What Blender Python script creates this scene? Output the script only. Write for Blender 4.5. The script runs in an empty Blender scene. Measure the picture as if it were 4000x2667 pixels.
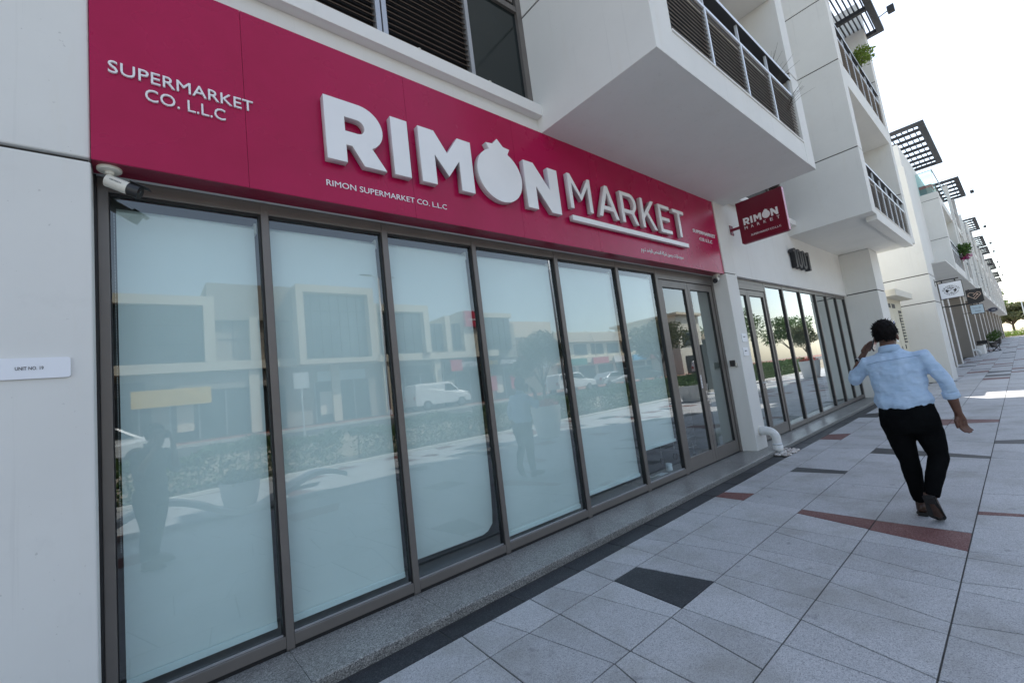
import bpy, bmesh, math, random
from mathutils import Vector, Matrix
rad = math.radians
SC = bpy.context.scene
COL = SC.collection
rnd = random.Random(7)

# ------------------------------------------------------------------ camera
W0, H0 = 4000.0, 2667.0
FPX, YAW, PITCH, ROLL = 1709.994, rad(40.9556), rad(6.395), rad(-7.057)
CAM = Vector((0.0, -3.3027, 1.515))
fw = Vector((math.sin(YAW)*math.cos(PITCH), math.cos(YAW)*math.cos(PITCH), math.sin(PITCH)))
r0 = Vector((math.cos(YAW), -math.sin(YAW), 0.0)); u0 = r0.cross(fw)
cr, sr = math.cos(ROLL), math.sin(ROLL)
rt = cr*r0 + sr*u0; up = -sr*r0 + cr*u0
cd = bpy.data.cameras.new('camera'); cam = bpy.data.objects.new('camera', cd); COL.objects.link(cam)
cam.matrix_world = Matrix(((rt.x, up.x, -fw.x, CAM.x), (rt.y, up.y, -fw.y, CAM.y), (rt.z, up.z, -fw.z, CAM.z), (0, 0, 0, 1)))
cd.sensor_width = 36.0; cd.sensor_fit = 'HORIZONTAL'; cd.lens = FPX/W0*36.0
cd.clip_start = 0.02; cd.clip_end = 2000.0
SC.camera = cam
# photograph pixel -> ray -> point on a known plane
def ray(px, py): return fw + rt*((px-W0/2)/FPX) + up*((H0/2-py)/FPX)
def onZ(px, py, z=0.0): v = ray(px, py); return CAM + v*((z-CAM.z)/v.z)
def onY(px, py, y): v = ray(px, py); return CAM + v*((y-CAM.y)/v.y)
def onX(px, py, x): v = ray(px, py); return CAM + v*((x-CAM.x)/v.x)

# ------------------------------------------------------------------ sky, sun, exposure
SUN = Vector((0.60, 0.45, 1.0)).normalized()
world = bpy.data.worlds.new('World'); SC.world = world; world.use_nodes = True
wn = world.node_tree.nodes; wl = world.node_tree.links; wn.clear()
sky = wn.new('ShaderNodeTexSky'); sky.sky_type = 'NISHITA'; sky.sun_disc = False
sky.sun_elevation = math.asin(SUN.z); sky.sun_rotation = math.atan2(SUN.x, SUN.y)
sky.air_density = 1.25; sky.dust_density = 0.9; sky.ozone_density = 1.0; sky.altitude = 5
bg = wn.new('ShaderNodeBackground'); bg.inputs[1].default_value = 0.15
wo = wn.new('ShaderNodeOutputWorld'); hs_ = wn.new('ShaderNodeHueSaturation'); hs_.inputs['Saturation'].default_value = 0.68; wl.new(sky.outputs[0], hs_.inputs['Color']); wl.new(hs_.outputs[0], bg.inputs[0]); wl.new(bg.outputs[0], wo.inputs[0])
sd = bpy.data.lights.new('sun', 'SUN'); sd.energy = 4.5; sd.angle = rad(0.53); sd.color = (1.0, 0.95, 0.87)
sun = bpy.data.objects.new('sun', sd); COL.objects.link(sun)
sun.rotation_euler = SUN.to_track_quat('Z', 'Y').to_euler(); sun.location = (0, 0, 30)
SC.view_settings.view_transform = 'Standard'; SC.view_settings.look = 'None'
SC.view_settings.gamma = 1.0; SC.view_settings.use_curve_mapping = False
SC.view_settings.exposure = 1.0
SC.render.engine = 'CYCLES'
SC.cycles.use_denoising = True
SC.cycles.max_bounces = 8; SC.cycles.transparent_max_bounces = 16
SC.cycles.sample_clamp_indirect = 6.0

# ------------------------------------------------------------------ helpers
WL = {}
def wloc(o): return WL.get(o.name, Vector((0, 0, 0)))
def link(o, parent=None):
    COL.objects.link(o)
    if parent is not None:
        o.parent = parent; o.location = -wloc(parent)
    return o
def mesh_obj(name, me, mat, parent=None, smooth=False):
    o = bpy.data.objects.new(name, me)
    if mat is not None:
        for m in (mat if isinstance(mat, (list, tuple)) else [mat]): me.materials.append(m)
    if smooth: me.shade_smooth()
    link(o, parent); return o
def ob(name, bm, mat, parent=None, smooth=False):
    me = bpy.data.meshes.new(name); bm.normal_update(); bm.to_mesh(me); bm.free()
    return mesh_obj(name, me, mat, parent, smooth)
def tag(o, label=None, cat=None, group=None, kind=None):
    if label: o['label'] = label
    if cat: o['category'] = cat
    if group: o['group'] = group
    if kind: o['kind'] = kind
    return o
def thing(name, label, cat, loc=(0, 0, 0), group=None):
    o = bpy.data.objects.new(name, None); COL.objects.link(o); o.location = loc
    o.empty_display_size = 0.1
    WL[o.name] = Vector(loc); return tag(o, label, cat, group)
def copy_tree(o, parent=None):
    c = o.copy(); COL.objects.link(c)
    if parent is not None: c.parent = parent
    for ch in list(o.children): copy_tree(ch, c)
    return c
def NB(): return bmesh.new()
def box(bm, x0, x1, y0, y1, z0, z1):
    v = [bm.verts.new((x, y, z)) for z in (z0, z1) for y in (y0, y1) for x in (x0, x1)]
    for f in ((0, 2, 3, 1), (4, 5, 7, 6), (0, 1, 5, 4), (2, 6, 7, 3), (0, 4, 6, 2), (1, 3, 7, 5)): bm.faces.new([v[i] for i in f])
    return v
def bbox(name, mat, parent, x0, x1, y0, y1, z0, z1, bev=0.0):
    bm = NB(); box(bm, x0, x1, y0, y1, z0, z1)
    if bev > 0:
        bmesh.ops.recalc_face_normals(bm, faces=bm.faces)
        bmesh.ops.bevel(bm, geom=list(bm.edges), offset=bev, segments=2, affect='EDGES', profile=0.5)
    return ob(name, bm, mat, parent)
def prism(bm, pts, n, depth):
    """extrude a 3D polygon along vector n*depth"""
    n = Vector(n)*depth
    a = [bm.verts.new(p) for p in pts]; b = [bm.verts.new(Vector(p)+n) for p in pts]
    bm.faces.new(a); bm.faces.new(list(reversed(b)))
    for i in range(len(a)):
        j = (i+1) % len(a); bm.faces.new((a[j], a[i], b[i], b[j]))
def tube(bm, pts, rads, seg=12, caps=True, squash=None):
    """sweep circles along a polyline"""
    pts = [Vector(p) for p in pts]
    if not isinstance(rads, (list, tuple)): rads = [rads]*len(pts)
    rings = []; ref = None
    for i, p in enumerate(pts):
        t = (pts[min(i+1, len(pts)-1)] - pts[max(i-1, 0)]).normalized()
        if ref is None:
            ref = Vector((0, 0, 1)) if abs(t.z) < 0.9 else Vector((1, 0, 0))
        s = t.cross(ref).normalized(); ref = s.cross(t).normalized()
        q = rads[i]
        ra, rb = q if isinstance(q, (list, tuple)) else (q, q)
        rings.append([bm.verts.new(p + s*(math.cos(2*math.pi*k/seg)*ra) + ref*(math.sin(2*math.pi*k/seg)*rb)) for k in range(seg)])
    for a, b in zip(rings, rings[1:]):
        for k in range(seg):
            j = (k+1) % seg; bm.faces.new((a[k], a[j], b[j], b[k]))
    if caps:
        bm.faces.new(list(reversed(rings[0]))); bm.faces.new(rings[-1])
    return rings
def lathe(bm, prof, c=(0, 0, 0), seg=24):
    rings = []
    for r, z in prof: rings.append([bm.verts.new((c[0]+r*math.cos(2*math.pi*k/seg), c[1]+r*math.sin(2*math.pi*k/seg), c[2]+z)) for k in range(seg)])
    for a, b in zip(rings, rings[1:]):
        for k in range(seg):
            j = (k+1) % seg; bm.faces.new((a[k], a[j], b[j], b[k]))
    bm.faces.new(list(reversed(rings[0]))); bm.faces.new(rings[-1])
def recalc(bm): bmesh.ops.recalc_face_normals(bm, faces=bm.faces); return bm

# ------------------------------------------------------------------ materials
def new_mat(name):
    m = bpy.data.materials.new(name); m.use_nodes = True
    nt = m.node_tree; b = nt.nodes['Principled BSDF']; return m, nt, b
def N(nt, t, **kw):
    n = nt.nodes.new(t)
    for k, v in kw.items():
        if k in n.inputs.keys(): n.inputs[k].default_value = v
        else: setattr(n, k, v)
    return n
def pos(nt): return N(nt, 'ShaderNodeNewGeometry').outputs['Position']
def noise(nt, scale, detail=4, rough=0.55, vec=None):
    n = N(nt, 'ShaderNodeTexNoise'); n.inputs['Scale'].default_value = scale; n.inputs['Detail'].default_value = detail; n.inputs['Roughness'].default_value = rough
    nt.links.new(vec if vec is not None else pos(nt), n.inputs['Vector']); return n.outputs['Fac']
def ramp(nt, src, stops):
    r = N(nt, 'ShaderNodeValToRGB'); e = r.color_ramp.elements
    while len(e) < len(stops): e.new(0.5)
    for el, (p, c) in zip(e, stops):
        el.position = p; el.color = (*c, 1) if len(c) == 3 else c
    nt.links.new(src, r.inputs[0]); return r.outputs[0]
def mixc(nt, fac, a, b, mode='MIX'):
    m = N(nt, 'ShaderNodeMix', data_type='RGBA', blend_type=mode)
    for s, v in ((m.inputs[0], fac), (m.inputs[6], a), (m.inputs[7], b)):
        if isinstance(v, (int, float)): s.default_value = v
        elif isinstance(v, tuple): s.default_value = (*v, 1) if len(v) == 3 else v
        else: nt.links.new(v, s)
    return m.outputs[2]
def bump(nt, b, h, strength=0.2, dist=0.01):
    n = N(nt, 'ShaderNodeBump'); n.inputs['Strength'].default_value = strength; n.inputs['Distance'].default_value = dist
    nt.links.new(h, n.inputs['Height']); nt.links.new(n.outputs[0], b.inputs['Normal'])
def g3(v): return (v, v, v)
def simple(name, col, rough=0.5, metal=0.0, var=0.12, vscale=3.0, spec=0.5, bumps=None, emis=None):
    """one base colour with soft procedural variation"""
    m, nt, b = new_mat(name)
    f = noise(nt, vscale, 5)
    lo = tuple(max(0, c*(1-var)) for c in col); hi = tuple(min(1, c*(1+var)) for c in col)
    nt.links.new(ramp(nt, f, [(0.3, lo), (0.7, hi)]), b.inputs['Base Color'])
    b.inputs['Roughness'].default_value = rough; b.inputs['Metallic'].default_value = metal
    b.inputs['Specular IOR Level'].default_value = spec
    if bumps: bump(nt, b, noise(nt, bumps[0], 3), bumps[1], bumps[2] if len(bumps) > 2 else 0.003)
    if emis: b.inputs['Emission Color'].default_value = (*emis[0], 1); b.inputs['Emission Strength'].default_value = emis[1]
    return m
M = {}
def wall_mat(name, col, streak=0.12, warm=(0.62, 0.57, 0.45)):
    m, nt, b = new_mat(name)
    p = pos(nt)
    big = noise(nt, 0.9, 5, 0.6)
    base = ramp(nt, big, [(0.32, tuple(c*0.93 for c in col)), (0.68, col)])
    st = N(nt, 'ShaderNodeMapping'); st.inputs['Scale'].default_value = (5.0, 5.0, 0.6); nt.links.new(p, st.inputs['Vector'])
    s = noise(nt, 1.3, 6, 0.65, st.outputs[0])
    sm = ramp(nt, s, [(0.56, g3(0)), (0.78, g3(streak))])
    c = mixc(nt, sm, base, warm)
    dr = N(nt, 'ShaderNodeMapping'); dr.inputs['Scale'].default_value = (14.0, 14.0, 0.35); nt.links.new(p, dr.inputs['Vector'])
    dd = noise(nt, 1.0, 4, 0.7, dr.outputs[0]); c = mixc(nt, ramp(nt, dd, [(0.60, g3(0)), (0.80, g3(streak*1.6))]), c, tuple(x*0.55 for x in col))
    pt_ = noise(nt, 2.6, 6, 0.7); c = mixc(nt, ramp(nt, pt_, [(0.60, g3(0)), (0.72, g3(streak))]), c, tuple(x*0.72 for x in col))
    sp = noise(nt, 42, 2, 0.5); sp2 = ramp(nt, sp, [(0.735, g3(0)), (0.77, g3(0.35))])
    c = mixc(nt, sp2, c, tuple(x*0.4 for x in col))
    nt.links.new(c, b.inputs['Base Color']); b.inputs['Roughness'].default_value = 0.72
    b.inputs['Specular IOR Level'].default_value = 0.3
    bump(nt, b, noise(nt, 260, 3), 0.25, 0.0015)
    return m
M['wall'] = wall_mat('white_painted_render', (0.73, 0.73, 0.70), 0.17)
M['wall_smooth'] = wall_mat('white_plaster', (0.78, 0.77, 0.74), 0.06)
M['wall_cream'] = wall_mat('cream_render', (0.72, 0.69, 0.60), 0.08)
M['wall_taupe'] = wall_mat('taupe_render', (0.30, 0.27, 0.235), 0.1, (0.2, 0.18, 0.15))
M['stone_beige'] = wall_mat('beige_stone', (0.62, 0.54, 0.42), 0.1, (0.4, 0.34, 0.25))
M['joint'] = simple('joint_shadow_gap', (0.05, 0.05, 0.048), 0.9)
def sign_mat():
    m, nt, b = new_mat('crimson_aluminium_panel')
    f = noise(nt, 2.2, 5, 0.6)
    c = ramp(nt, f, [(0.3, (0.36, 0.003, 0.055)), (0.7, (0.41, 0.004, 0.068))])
    d = noise(nt, 60, 2); c = mixc(nt, ramp(nt, d, [(0.74, g3(0)), (0.80, g3(0.25))]), c, (0.25, 0.10, 0.12))
    nt.links.new(c, b.inputs['Base Color'])
    nt.links.new(ramp(nt, noise(nt, 1.4, 4), [(0.3, g3(0.22)), (0.7, g3(0.32))]), b.inputs['Roughness'])
    b.inputs['Specular IOR Level'].default_value = 0.28
    return m
M['sign'] = sign_mat()
M['sign_edge'] = simple('crimson_return_shaded', (0.20, 0.003, 0.03), 0.35, var=0.05)  # darker than the panels: shade of the sign's underside put into the colour
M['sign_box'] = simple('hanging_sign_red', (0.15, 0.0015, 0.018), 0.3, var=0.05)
M['sign_box_edge'] = simple('hanging_sign_return', (0.42, 0.08, 0.16), 0.25, var=0.05)
M['letter'] = simple('white_acrylic_letter', (0.80, 0.80, 0.80), 0.25, var=0.02)
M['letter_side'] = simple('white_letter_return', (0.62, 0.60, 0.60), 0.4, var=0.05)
M['print_white'] = simple('white_vinyl', (0.78, 0.78, 0.80), 0.45, var=0.02)
M['print_grey'] = simple('silver_vinyl', (0.52, 0.52, 0.55), 0.45, var=0.03)
M['print_dark'] = simple('dark_print', (0.03, 0.03, 0.035), 0.5, var=0.05)
M['frame'] = simple('taupe_anodised_frame', (0.175, 0.16, 0.148), 0.4, 0.35, 0.06, 4.0)
M['frame_light'] = simple('silver_frame', (0.42, 0.43, 0.45), 0.35, 0.5, 0.06, 4.0)
M['rail'] = simple('pale_painted_rail', (0.66, 0.70, 0.74), 0.4, 0.2, 0.05)
M['gasket'] = simple('black_gasket', (0.012, 0.012, 0.013), 0.5)
M['black'] = simple('black_metal', (0.018, 0.018, 0.02), 0.4)
M['charcoal'] = simple('charcoal_metal', (0.045, 0.045, 0.048), 0.5, 0.2, 0.1)
M['slat'] = simple('brown_louvre_slat', (0.115, 0.085, 0.065), 0.55, 0.0, 0.15, 6)
M['slat_taupe'] = simple('taupe_louvre_slat', (0.20, 0.175, 0.155), 0.55, 0.0, 0.15, 6)
M['dark_panel'] = simple('dark_green_glass', (0.010, 0.016, 0.016), 0.12, 0.0, 0.1)
M['white_plastic'] = simple('white_plastic', (0.72, 0.70, 0.62), 0.4, var=0.05)
M['plate'] = simple('white_plate', (0.80, 0.82, 0.86), 0.35, var=0.02)
M['pipe'] = simple('white_pipe', (0.70, 0.71, 0.70), 0.45, var=0.08, vscale=12)
M['steel'] = simple('brushed_steel', (0.5, 0.5, 0.5), 0.3, 0.9, 0.05)
def glass_mat(name, tint, ior=1.52, refl=(1, 1, 1), boost=1.0, rough=0.0, wave=0.0):
    m, nt, b = new_mat(name); nt.nodes.remove(b)
    fr = N(nt, 'ShaderNodeFresnel'); fr.inputs['IOR'].default_value = ior
    mul = N(nt, 'ShaderNodeMath', operation='MULTIPLY', use_clamp=True); mul.inputs[1].default_value = boost
    fb_ = N(nt, 'ShaderNodeMath', operation='SUBTRACT'); fb_.inputs[0].default_value = 1.0
    nt.links.new(N(nt, 'ShaderNodeNewGeometry').outputs['Backfacing'], fb_.inputs[1])   # reflect at the outer surface only
    ff = N(nt, 'ShaderNodeMath', operation='MULTIPLY'); nt.links.new(fr.outputs[0], ff.inputs[0]); nt.links.new(fb_.outputs[0], ff.inputs[1])
    nt.links.new(ff.outputs[0], mul.inputs[0])
    tr = N(nt, 'ShaderNodeBsdfTransparent'); tr.inputs[0].default_value = (*tint, 1)
    gl = N(nt, 'ShaderNodeBsdfGlossy'); gl.inputs[0].default_value = (*refl, 1); gl.inputs['Roughness'].default_value = rough
    if wave:
        bp = N(nt, 'ShaderNodeBump'); bp.inputs['Strength'].default_value = wave; bp.inputs['Distance'].default_value = 0.02
        nt.links.new(noise(nt, 1.6, 1), bp.inputs['Height']); nt.links.new(bp.outputs[0], gl.inputs['Normal'])
    mx = N(nt, 'ShaderNodeMixShader'); nt.links.new(mul.outputs[0], mx.inputs[0]); nt.links.new(tr.outputs[0], mx.inputs[1]); nt.links.new(gl.outputs[0], mx.inputs[2])
    nt.links.new(mx.outputs[0], nt.nodes['Material Output'].inputs[0]); return m
M['glass'] = glass_mat('shopfront_glass', (0.90, 0.955, 0.955), 1.55, (0.95, 0.99, 1.0), 2.4, 0.0, 0.0025)
M['glass_clear'] = glass_mat('balustrade_glass', (0.78, 0.92, 0.92), 1.5, (0.95, 1, 1), 1.6)
M['mirror_glass'] = simple('facade_glazing', (0.03, 0.045, 0.055), 0.04, 0.0, 0.1, spec=1.0)
def speckle(name, cols, sc=170, rough=0.6, stain=0.25, tilevar=0.12, bumpy=0.25, spec=0.4):
    """terrazzo / granite grain with stains and a tone per piece"""
    m, nt, b = new_mat(name)
    p = pos(nt)
    v = N(nt, 'ShaderNodeTexVoronoi'); v.inputs['Scale'].default_value = sc; nt.links.new(p, v.inputs['Vector'])
    sepc = N(nt, 'ShaderNodeSeparateColor'); nt.links.new(v.outputs['Color'], sepc.inputs[0])
    n = len(cols); c = ramp(nt, sepc.outputs[0], [(i/max(1, n-1), cc) for i, cc in enumerate(cols)])
    f2 = noise(nt, sc*1.7, 2); c = mixc(nt, ramp(nt, f2, [(0.62, g3(0)), (0.70, g3(0.45))]), c, tuple(x*0.35 for x in cols[len(cols)//2]))
    st = noise(nt, 1.7, 7, 0.65); c = mixc(nt, ramp(nt, st, [(0.47, g3(0)), (0.72, g3(min(1, stain*1.35)))]), c, tuple(x*y for x, y in zip(cols[len(cols)//2], (0.60, 0.575, 0.50))))
    st2 = noise(nt, 6.5, 3, 0.5); c = mixc(nt, ramp(nt, st2, [(0.665, g3(0)), (0.74, g3(stain*1.2))]), c, tuple(x*0.42 for x in cols[len(cols)//2]))
    oi = N(nt, 'ShaderNodeObjectInfo')
    tone = ramp(nt, oi.outputs['Random'], [(0, g3(1-tilevar)), (1, g3(1+tilevar*0.6))])
    c = mixc(nt, 1.0, c, tone, 'MULTIPLY')
    nt.links.new(c, b.inputs['Base Color']); b.inputs['Specular IOR Level'].default_value = spec
    nt.links.new(ramp(nt, st, [(0.35, g3(rough)), (0.75, g3(min(1, rough*1.25)))]), b.inputs['Roughness'])
    bump(nt, b, sepc.outputs[1], bumpy, 0.0012)
    return m
M['tile'] = speckle('light_terrazzo_paver', [(0.24, 0.245, 0.255), (0.39, 0.40, 0.42), (0.44, 0.45, 0.47), (0.49, 0.495, 0.51), (0.58, 0.585, 0.59)], 230, 0.6, 0.5, 0.10)
M['tile_dark'] = speckle('charcoal_paver', [(0.012, 0.014, 0.018), (0.022, 0.026, 0.032), (0.030, 0.034, 0.042), (0.075, 0.08, 0.09)], 210, 0.5, 0.3, 0.15)
M['tile_red'] = speckle('red_paver', [(0.09, 0.035, 0.035), (0.15, 0.058, 0.054), (0.18, 0.072, 0.066), (0.28, 0.17, 0.16)], 210, 0.6, 0.3, 0.1)
M['granite'] = speckle('grey_granite', [(0.035, 0.035, 0.037), (0.15, 0.154, 0.154), (0.22, 0.22, 0.216), (0.30, 0.30, 0.29), (0.46, 0.46, 0.44)], 190, 0.3, 0.2, 0.10, 0.12, 0.5)
M['grout'] = simple('dark_grout', (0.055, 0.055, 0.05), 0.9, var=0.3, vscale=9)
# ------------------------------------------------------------------ ground, paving, step
def rz(zn, x, y): return (zn[0]+x/zn[2], zn[1]+y/zn[2])
Z5 = (1800, 2000, 2.351); Z3 = (2600, 1700, 2.351); Z4 = (3000, 2000, 2.351); ZP = (3100, 1300, 2.6133); NAT = (0, 0, 1)
bm = NB(); s = 900
vs = [bm.verts.new(p) for p in ((-s, -s, -0.08), (s, -s, -0.08), (s, s, -0.08), (-s, s, -0.08))]; bm.faces.new(vs)
M['earth'] = simple('sandy_ground', (0.30, 0.26, 0.20), 0.95, var=0.2, vscale=0.6, bumps=(40, 0.3, 0.02))
tag(ob('ground', bm, M['earth']), kind='structure')
pav = bbox('pavement', M['grout'], None, -14, 135, -10.2, 0.4, -0.07, -0.006)
tag(pav, kind='structure')
YL = [-0.672, -1.0] + [-1.6-0.6*i for i in range(15)]
J1 = [(Z5, [(35, 1150, 225, 1295), (270, 988, 575, 1088), (635, 795, 865, 912), (845, 685, 1145, 748), (1135, 530, 1370, 615), (1310, 440, 1570, 490), (1540, 318, 1765, 378), (1690, 238, 1930, 275), (1865, 140, 2070, 185), (1990, 75, 2200, 105)]),
      (Z3, [(275, 705, 470, 730), (360, 640, 575, 655), (490, 567, 680, 592, 'r'), (575, 520, 785, 530), (700, 460, 880, 475), (770, 415, 970, 425), (880, 362, 1040, 375), (930, 325, 1110, 330)])]
J2 = [(Z5, [(225, 1295, 585, 1568), (575, 1088, 1405, 1385), (870, 912, 1550, 1265), (1145, 748, 1935, 965), (1375, 615, 2040, 880, 'd'), (1570, 490, 2340, 635)]),
      (Z3, [(0, 1120, 530, 1275), (49, 980, 765, 1095), (200, 895, 825, 1038), (470, 730, 1060, 838), (680, 592, 1255, 675), (885, 475, 1425, 545), (970, 425, 1520, 452), (1120, 332, 1640, 352, 'd'), (1185, 290, 1670, 325), (1300, 210, 1780, 238)])]
J3 = [(NAT, [(2397.6, 2589, 2489, 2667), (2459.3, 2538, 2714.5, 2667), (2623, 2410.5, 2799.5, 2510), (2667.7, 2374, 3066, 2514.7), (2791, 2272, 3134, 2421)]),
      (Z3, [(530, 1275, 1390, 1508), (765, 1095, 1530, 1330), (825, 1038, 1625, 1205), (1010, 885, 1720, 1085), (1060, 840, 1805, 965), (1215, 715, 1880, 862, 'r'), (1255, 678, 1950, 778), (1425, 545, 2060, 612), (1550, 430, 2160, 485)]),
      (ZP, [(670, 1310, 1270, 1345), (770, 1225, 1330, 1255, 'd'), (830, 1170, 1370, 1208)])]
J4 = [(Z4, [(155, 1215, 1150, 1568), (320, 990, 1560, 1530), (450, 810, 1655, 1120), (585, 645, 1690, 1015), (690, 500, 1750, 720), (780, 378, 1770, 640), (865, 262, 1825, 420), (935, 162, 1840, 358, 'r'), (1010, 75, 1875, 190)]),
      (ZP, [(1150, 1560, 1930, 1560), (1220, 1400, 1960, 1420), (1330, 1250, 1985, 1280, 'd'), (1365, 1207, 1995, 1255), (1440, 1090, 2020, 1120), (1560, 930, 2060, 910, 'r'), (1590, 880, 2072, 880)])]
J5 = [(Z4, [(1560, 1535, 1720, 1568), (1660, 1125, 2352, 1320), (1690, 1015, 2352, 1120), (1760, 715, 2352, 835), (1775, 640, 2352, 708), (1840, 420, 2352, 500), (1840, 360, 2352, 408), (1890, 140, 2352, 170), (1917, 18, 2352, 40, 'r'), (1922, -12, 2352, 15)])]
def joints(src, ya, yb):
    out = []
    for zn, L in src:
        for q in L:
            a = onZ(*rz(zn, q[0], q[1])); b = onZ(*rz(zn, q[2], q[3]))
            t = (b.x-a.x)/(b.y-a.y) if abs(b.y-a.y) > 0.05 else 0
            t = max(-0.75, min(0.75, t))
            mx, my = (a.x+b.x)/2, (a.y+b.y)/2
            out.append([mx+t*(ya-my), mx+t*(yb-my), q[4] if len(q) > 4 else ''])
    out.sort(key=lambda j: j[0]+j[1])
    res = []
    for j in out:
        if res and (j[0] < res[-1][0]+0.05 or j[1] < res[-1][1]+0.03):
            j[0] = max(j[0], res[-1][0]+0.06); j[1] = max(j[1], res[-1][1]+0.04)
        res.append(j)
    return res
tiles = []
trnd = random.Random(11)
for ci in range(len(YL)-1):
    ya, yb = YL[ci], YL[ci+1]
    js = joints([J1, J2, J3, J4, J5][ci], ya, yb) if ci < 5 else [[trnd.uniform(0, .4), trnd.uniform(0, .4), '']]
    # continue with irregular skewed joints in both directions
    while js[-1][0] < 128:
        far = js[-1][0]
        L = trnd.choice((0.35, 0.45, 0.55, 0.62, 0.75, 0.9)) * (1.0 if far < 40 else 2.0)
        sk = trnd.uniform(-0.13, 0.13)
        base = (js[-1][0]+js[-1][1])/2 + L
        col = ''
        u = trnd.random()
        if u < 0.05: col = 'd'
        elif u < 0.10: col = 'r'
        js[-1][2] = js[-1][2] or col
        js.append([max(base+sk, js[-1][0]+0.12), max(base-sk, js[-1][1]+0.12), ''])
    while js[0][0] > -13:
        L = trnd.choice((0.45, 0.55, 0.62, 0.75)); sk = trnd.uniform(-0.13, 0.13)
        base = (js[0][0]+js[0][1])/2 - L
        js.insert(0, [min(base+sk, js[0][0]-0.12), min(base-sk, js[0][1]-0.12), trnd.choice(['', '', '', '', '', '', '', 'd', 'r']) if ci > 5 else ''])
    for a, b in zip(js, js[1:]):
        tiles.append((a[0], b[0], b[1], a[1], ya, yb, a[2], ci))
GAP = 0.0042
def tile_verts(t):
    x0, x1, x2, x3, ya, yb, c, ci = t
    g = GAP
    return [(x0+g, ya-g), (x1-g, ya-g), (x2-g, yb+g), (x3+g, yb+g)]
def add_tile(bm, t, top):
    q = tile_verts(t)
    cx = sum(p[0] for p in q)/4; cy = sum(p[1] for p in q)/4
    ins = 0.0022
    lo = [bm.verts.new((p[0], p[1], -0.02)) for p in q]
    mi = [bm.verts.new((p[0], p[1], top-0.0018)) for p in q]
    hi = []
    for p in q:
        d = Vector((cx-p[0], cy-p[1])); d.normalize()
        hi.append(bm.verts.new((p[0]+d.x*ins*1.4, p[1]+d.y*ins*1.4, top)))
    bm.faces.new(list(reversed(hi)))
    for A, B in ((lo, mi), (mi, hi)):
        for i in range(4):
            j = (i+1) % 4; bm.faces.new((A[j], A[i], B[i], B[j]))
def vis(t):
    x = (t[0]+t[1]+t[2]+t[3])/4; y = (t[4]+t[5])/2
    v = Vector((x, y, 0))-CAM; z = v.dot(fw)
    if z < 0.3: return 1e9
    px, py = 2000+FPX*v.dot(rt)/z, 1333-FPX*v.dot(up)/z
    if not (-150 < px < 4150 and py < 2900): return 1e9
    return z
order = sorted(range(len(tiles)), key=lambda i: vis(tiles[i]))
near = set(i for i in order[:270] if vis(tiles[i]) < 1e8)
rest = {'': NB(), 'd': NB(), 'r': NB()}
MT = {'': M['tile'], 'd': M['tile_dark'], 'r': M['tile_red']}
NMT = {'': 'paving_slab', 'd': 'charcoal_paving_slab', 'r': 'red_paving_slab'}
for i, t in enumerate(tiles):
    if 6.95 < t[0] < 0: continue
    top = trnd.uniform(-0.0012, 0.0012)
    if i in near:
        bm = NB(); add_tile(bm, t, top); recalc(bm); ob(NMT[t[6]], bm, MT[t[6]], pav)
    else: add_tile(rest[t[6]], t, top)
for c, bm in rest.items():
    recalc(bm); tag(ob(NMT[c]+'s', bm, MT[c], pav), kind='stuff')
# narrow charcoal border along the step, interrupted by the pebble pocket
xb = onZ(*rz(Z5, 420, 745)).x - 0.61*8
PEB = (7.55, 8.02)
while xb < 60:
    x0, x1 = xb, xb+0.61
    xb = x1
    for a, b in ((x0, min(x1, PEB[0])), (max(x0, PEB[1]), x1)):
        if b-a < 0.08: continue
        if 16.9 < a < 28: continue
        bm = NB(); add_tile(bm, (a, b, b, a, -0.474, -0.672, 'd', 0), trnd.uniform(-0.003, -0.0015)); recalc(bm)
        ob('border_paving_slab', bm, M['tile_dark'], pav)
# granite step: nosing slabs on a thinner riser course
step = thing('granite_step', 'speckled grey granite step running along the foot of the shopfronts', 'step', (4, -0.25, 0))
xs = [-4.2, -3.3, -2.3, -1.25, -0.22, 0.70, 1.60, 2.52, 3.68, 4.84, 5.80, 6.75, 7.70, 8.7, 9.8, 10.85, 12.0, 13.2, 14.2, 15.15, 16.2, 16.9]
for a, b in zip(xs, xs[1:]):
    bm = NB(); box(bm, a+0.0015, b-0.0015, -0.468, 0.06, 0.028, 0.062)
    e = [e for e in bm.edges if all(abs(v.co.y+0.468) < 1e-4 for v in e.verts) and all(v.co.z > 0.05 for v in e.verts)]
    bmesh.ops.bevel(bm, geom=e, offset=0.007, segments=3, affect='EDGES', profile=0.5)
    ob('slab', recalc(bm), M['granite'], step)
    bbox('riser', M['granite'], step, a+0.001, b-0.001, -0.460, 0.0, -0.01, 0.0255, 0.002)
bbox('mortar_bed', M['grout'], step, -4.2, 16.9, -0.452, 0.05, 0.0, 0.058)
# ------------------------------------------------------------------ the shop building
YW = -0.17; YS = -0.20; YF = 0.0
FT, FB = 3.045, 0.066
bld = thing('shop_building', 'white three storey building with ground floor shops and projecting balcony boxes', 'building', (4, 0, 0))
def wall(x0, x1, y0, y1, z0, z1, mat='wall', name='wall', parent=None, bev=0.006):
    return bbox(name, M[mat], parent or bld, x0, x1, y0, y1, z0, z1, bev)
# left pier, shadow joint between lower and upper panel
XL = -0.168
wall(-4.2, XL, YS, 0.5, 0.0, 3.026, name='pier', bev=0.008)
wall(-4.2, XL, YS, 0.5, 3.048, 12.0, name='wall_panel', bev=0.008)
bbox('shadow_joint', M['joint'], bld, -4.2, XL-0.012, YS+0.03, 0.4, 3.02, 3.055)
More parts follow.
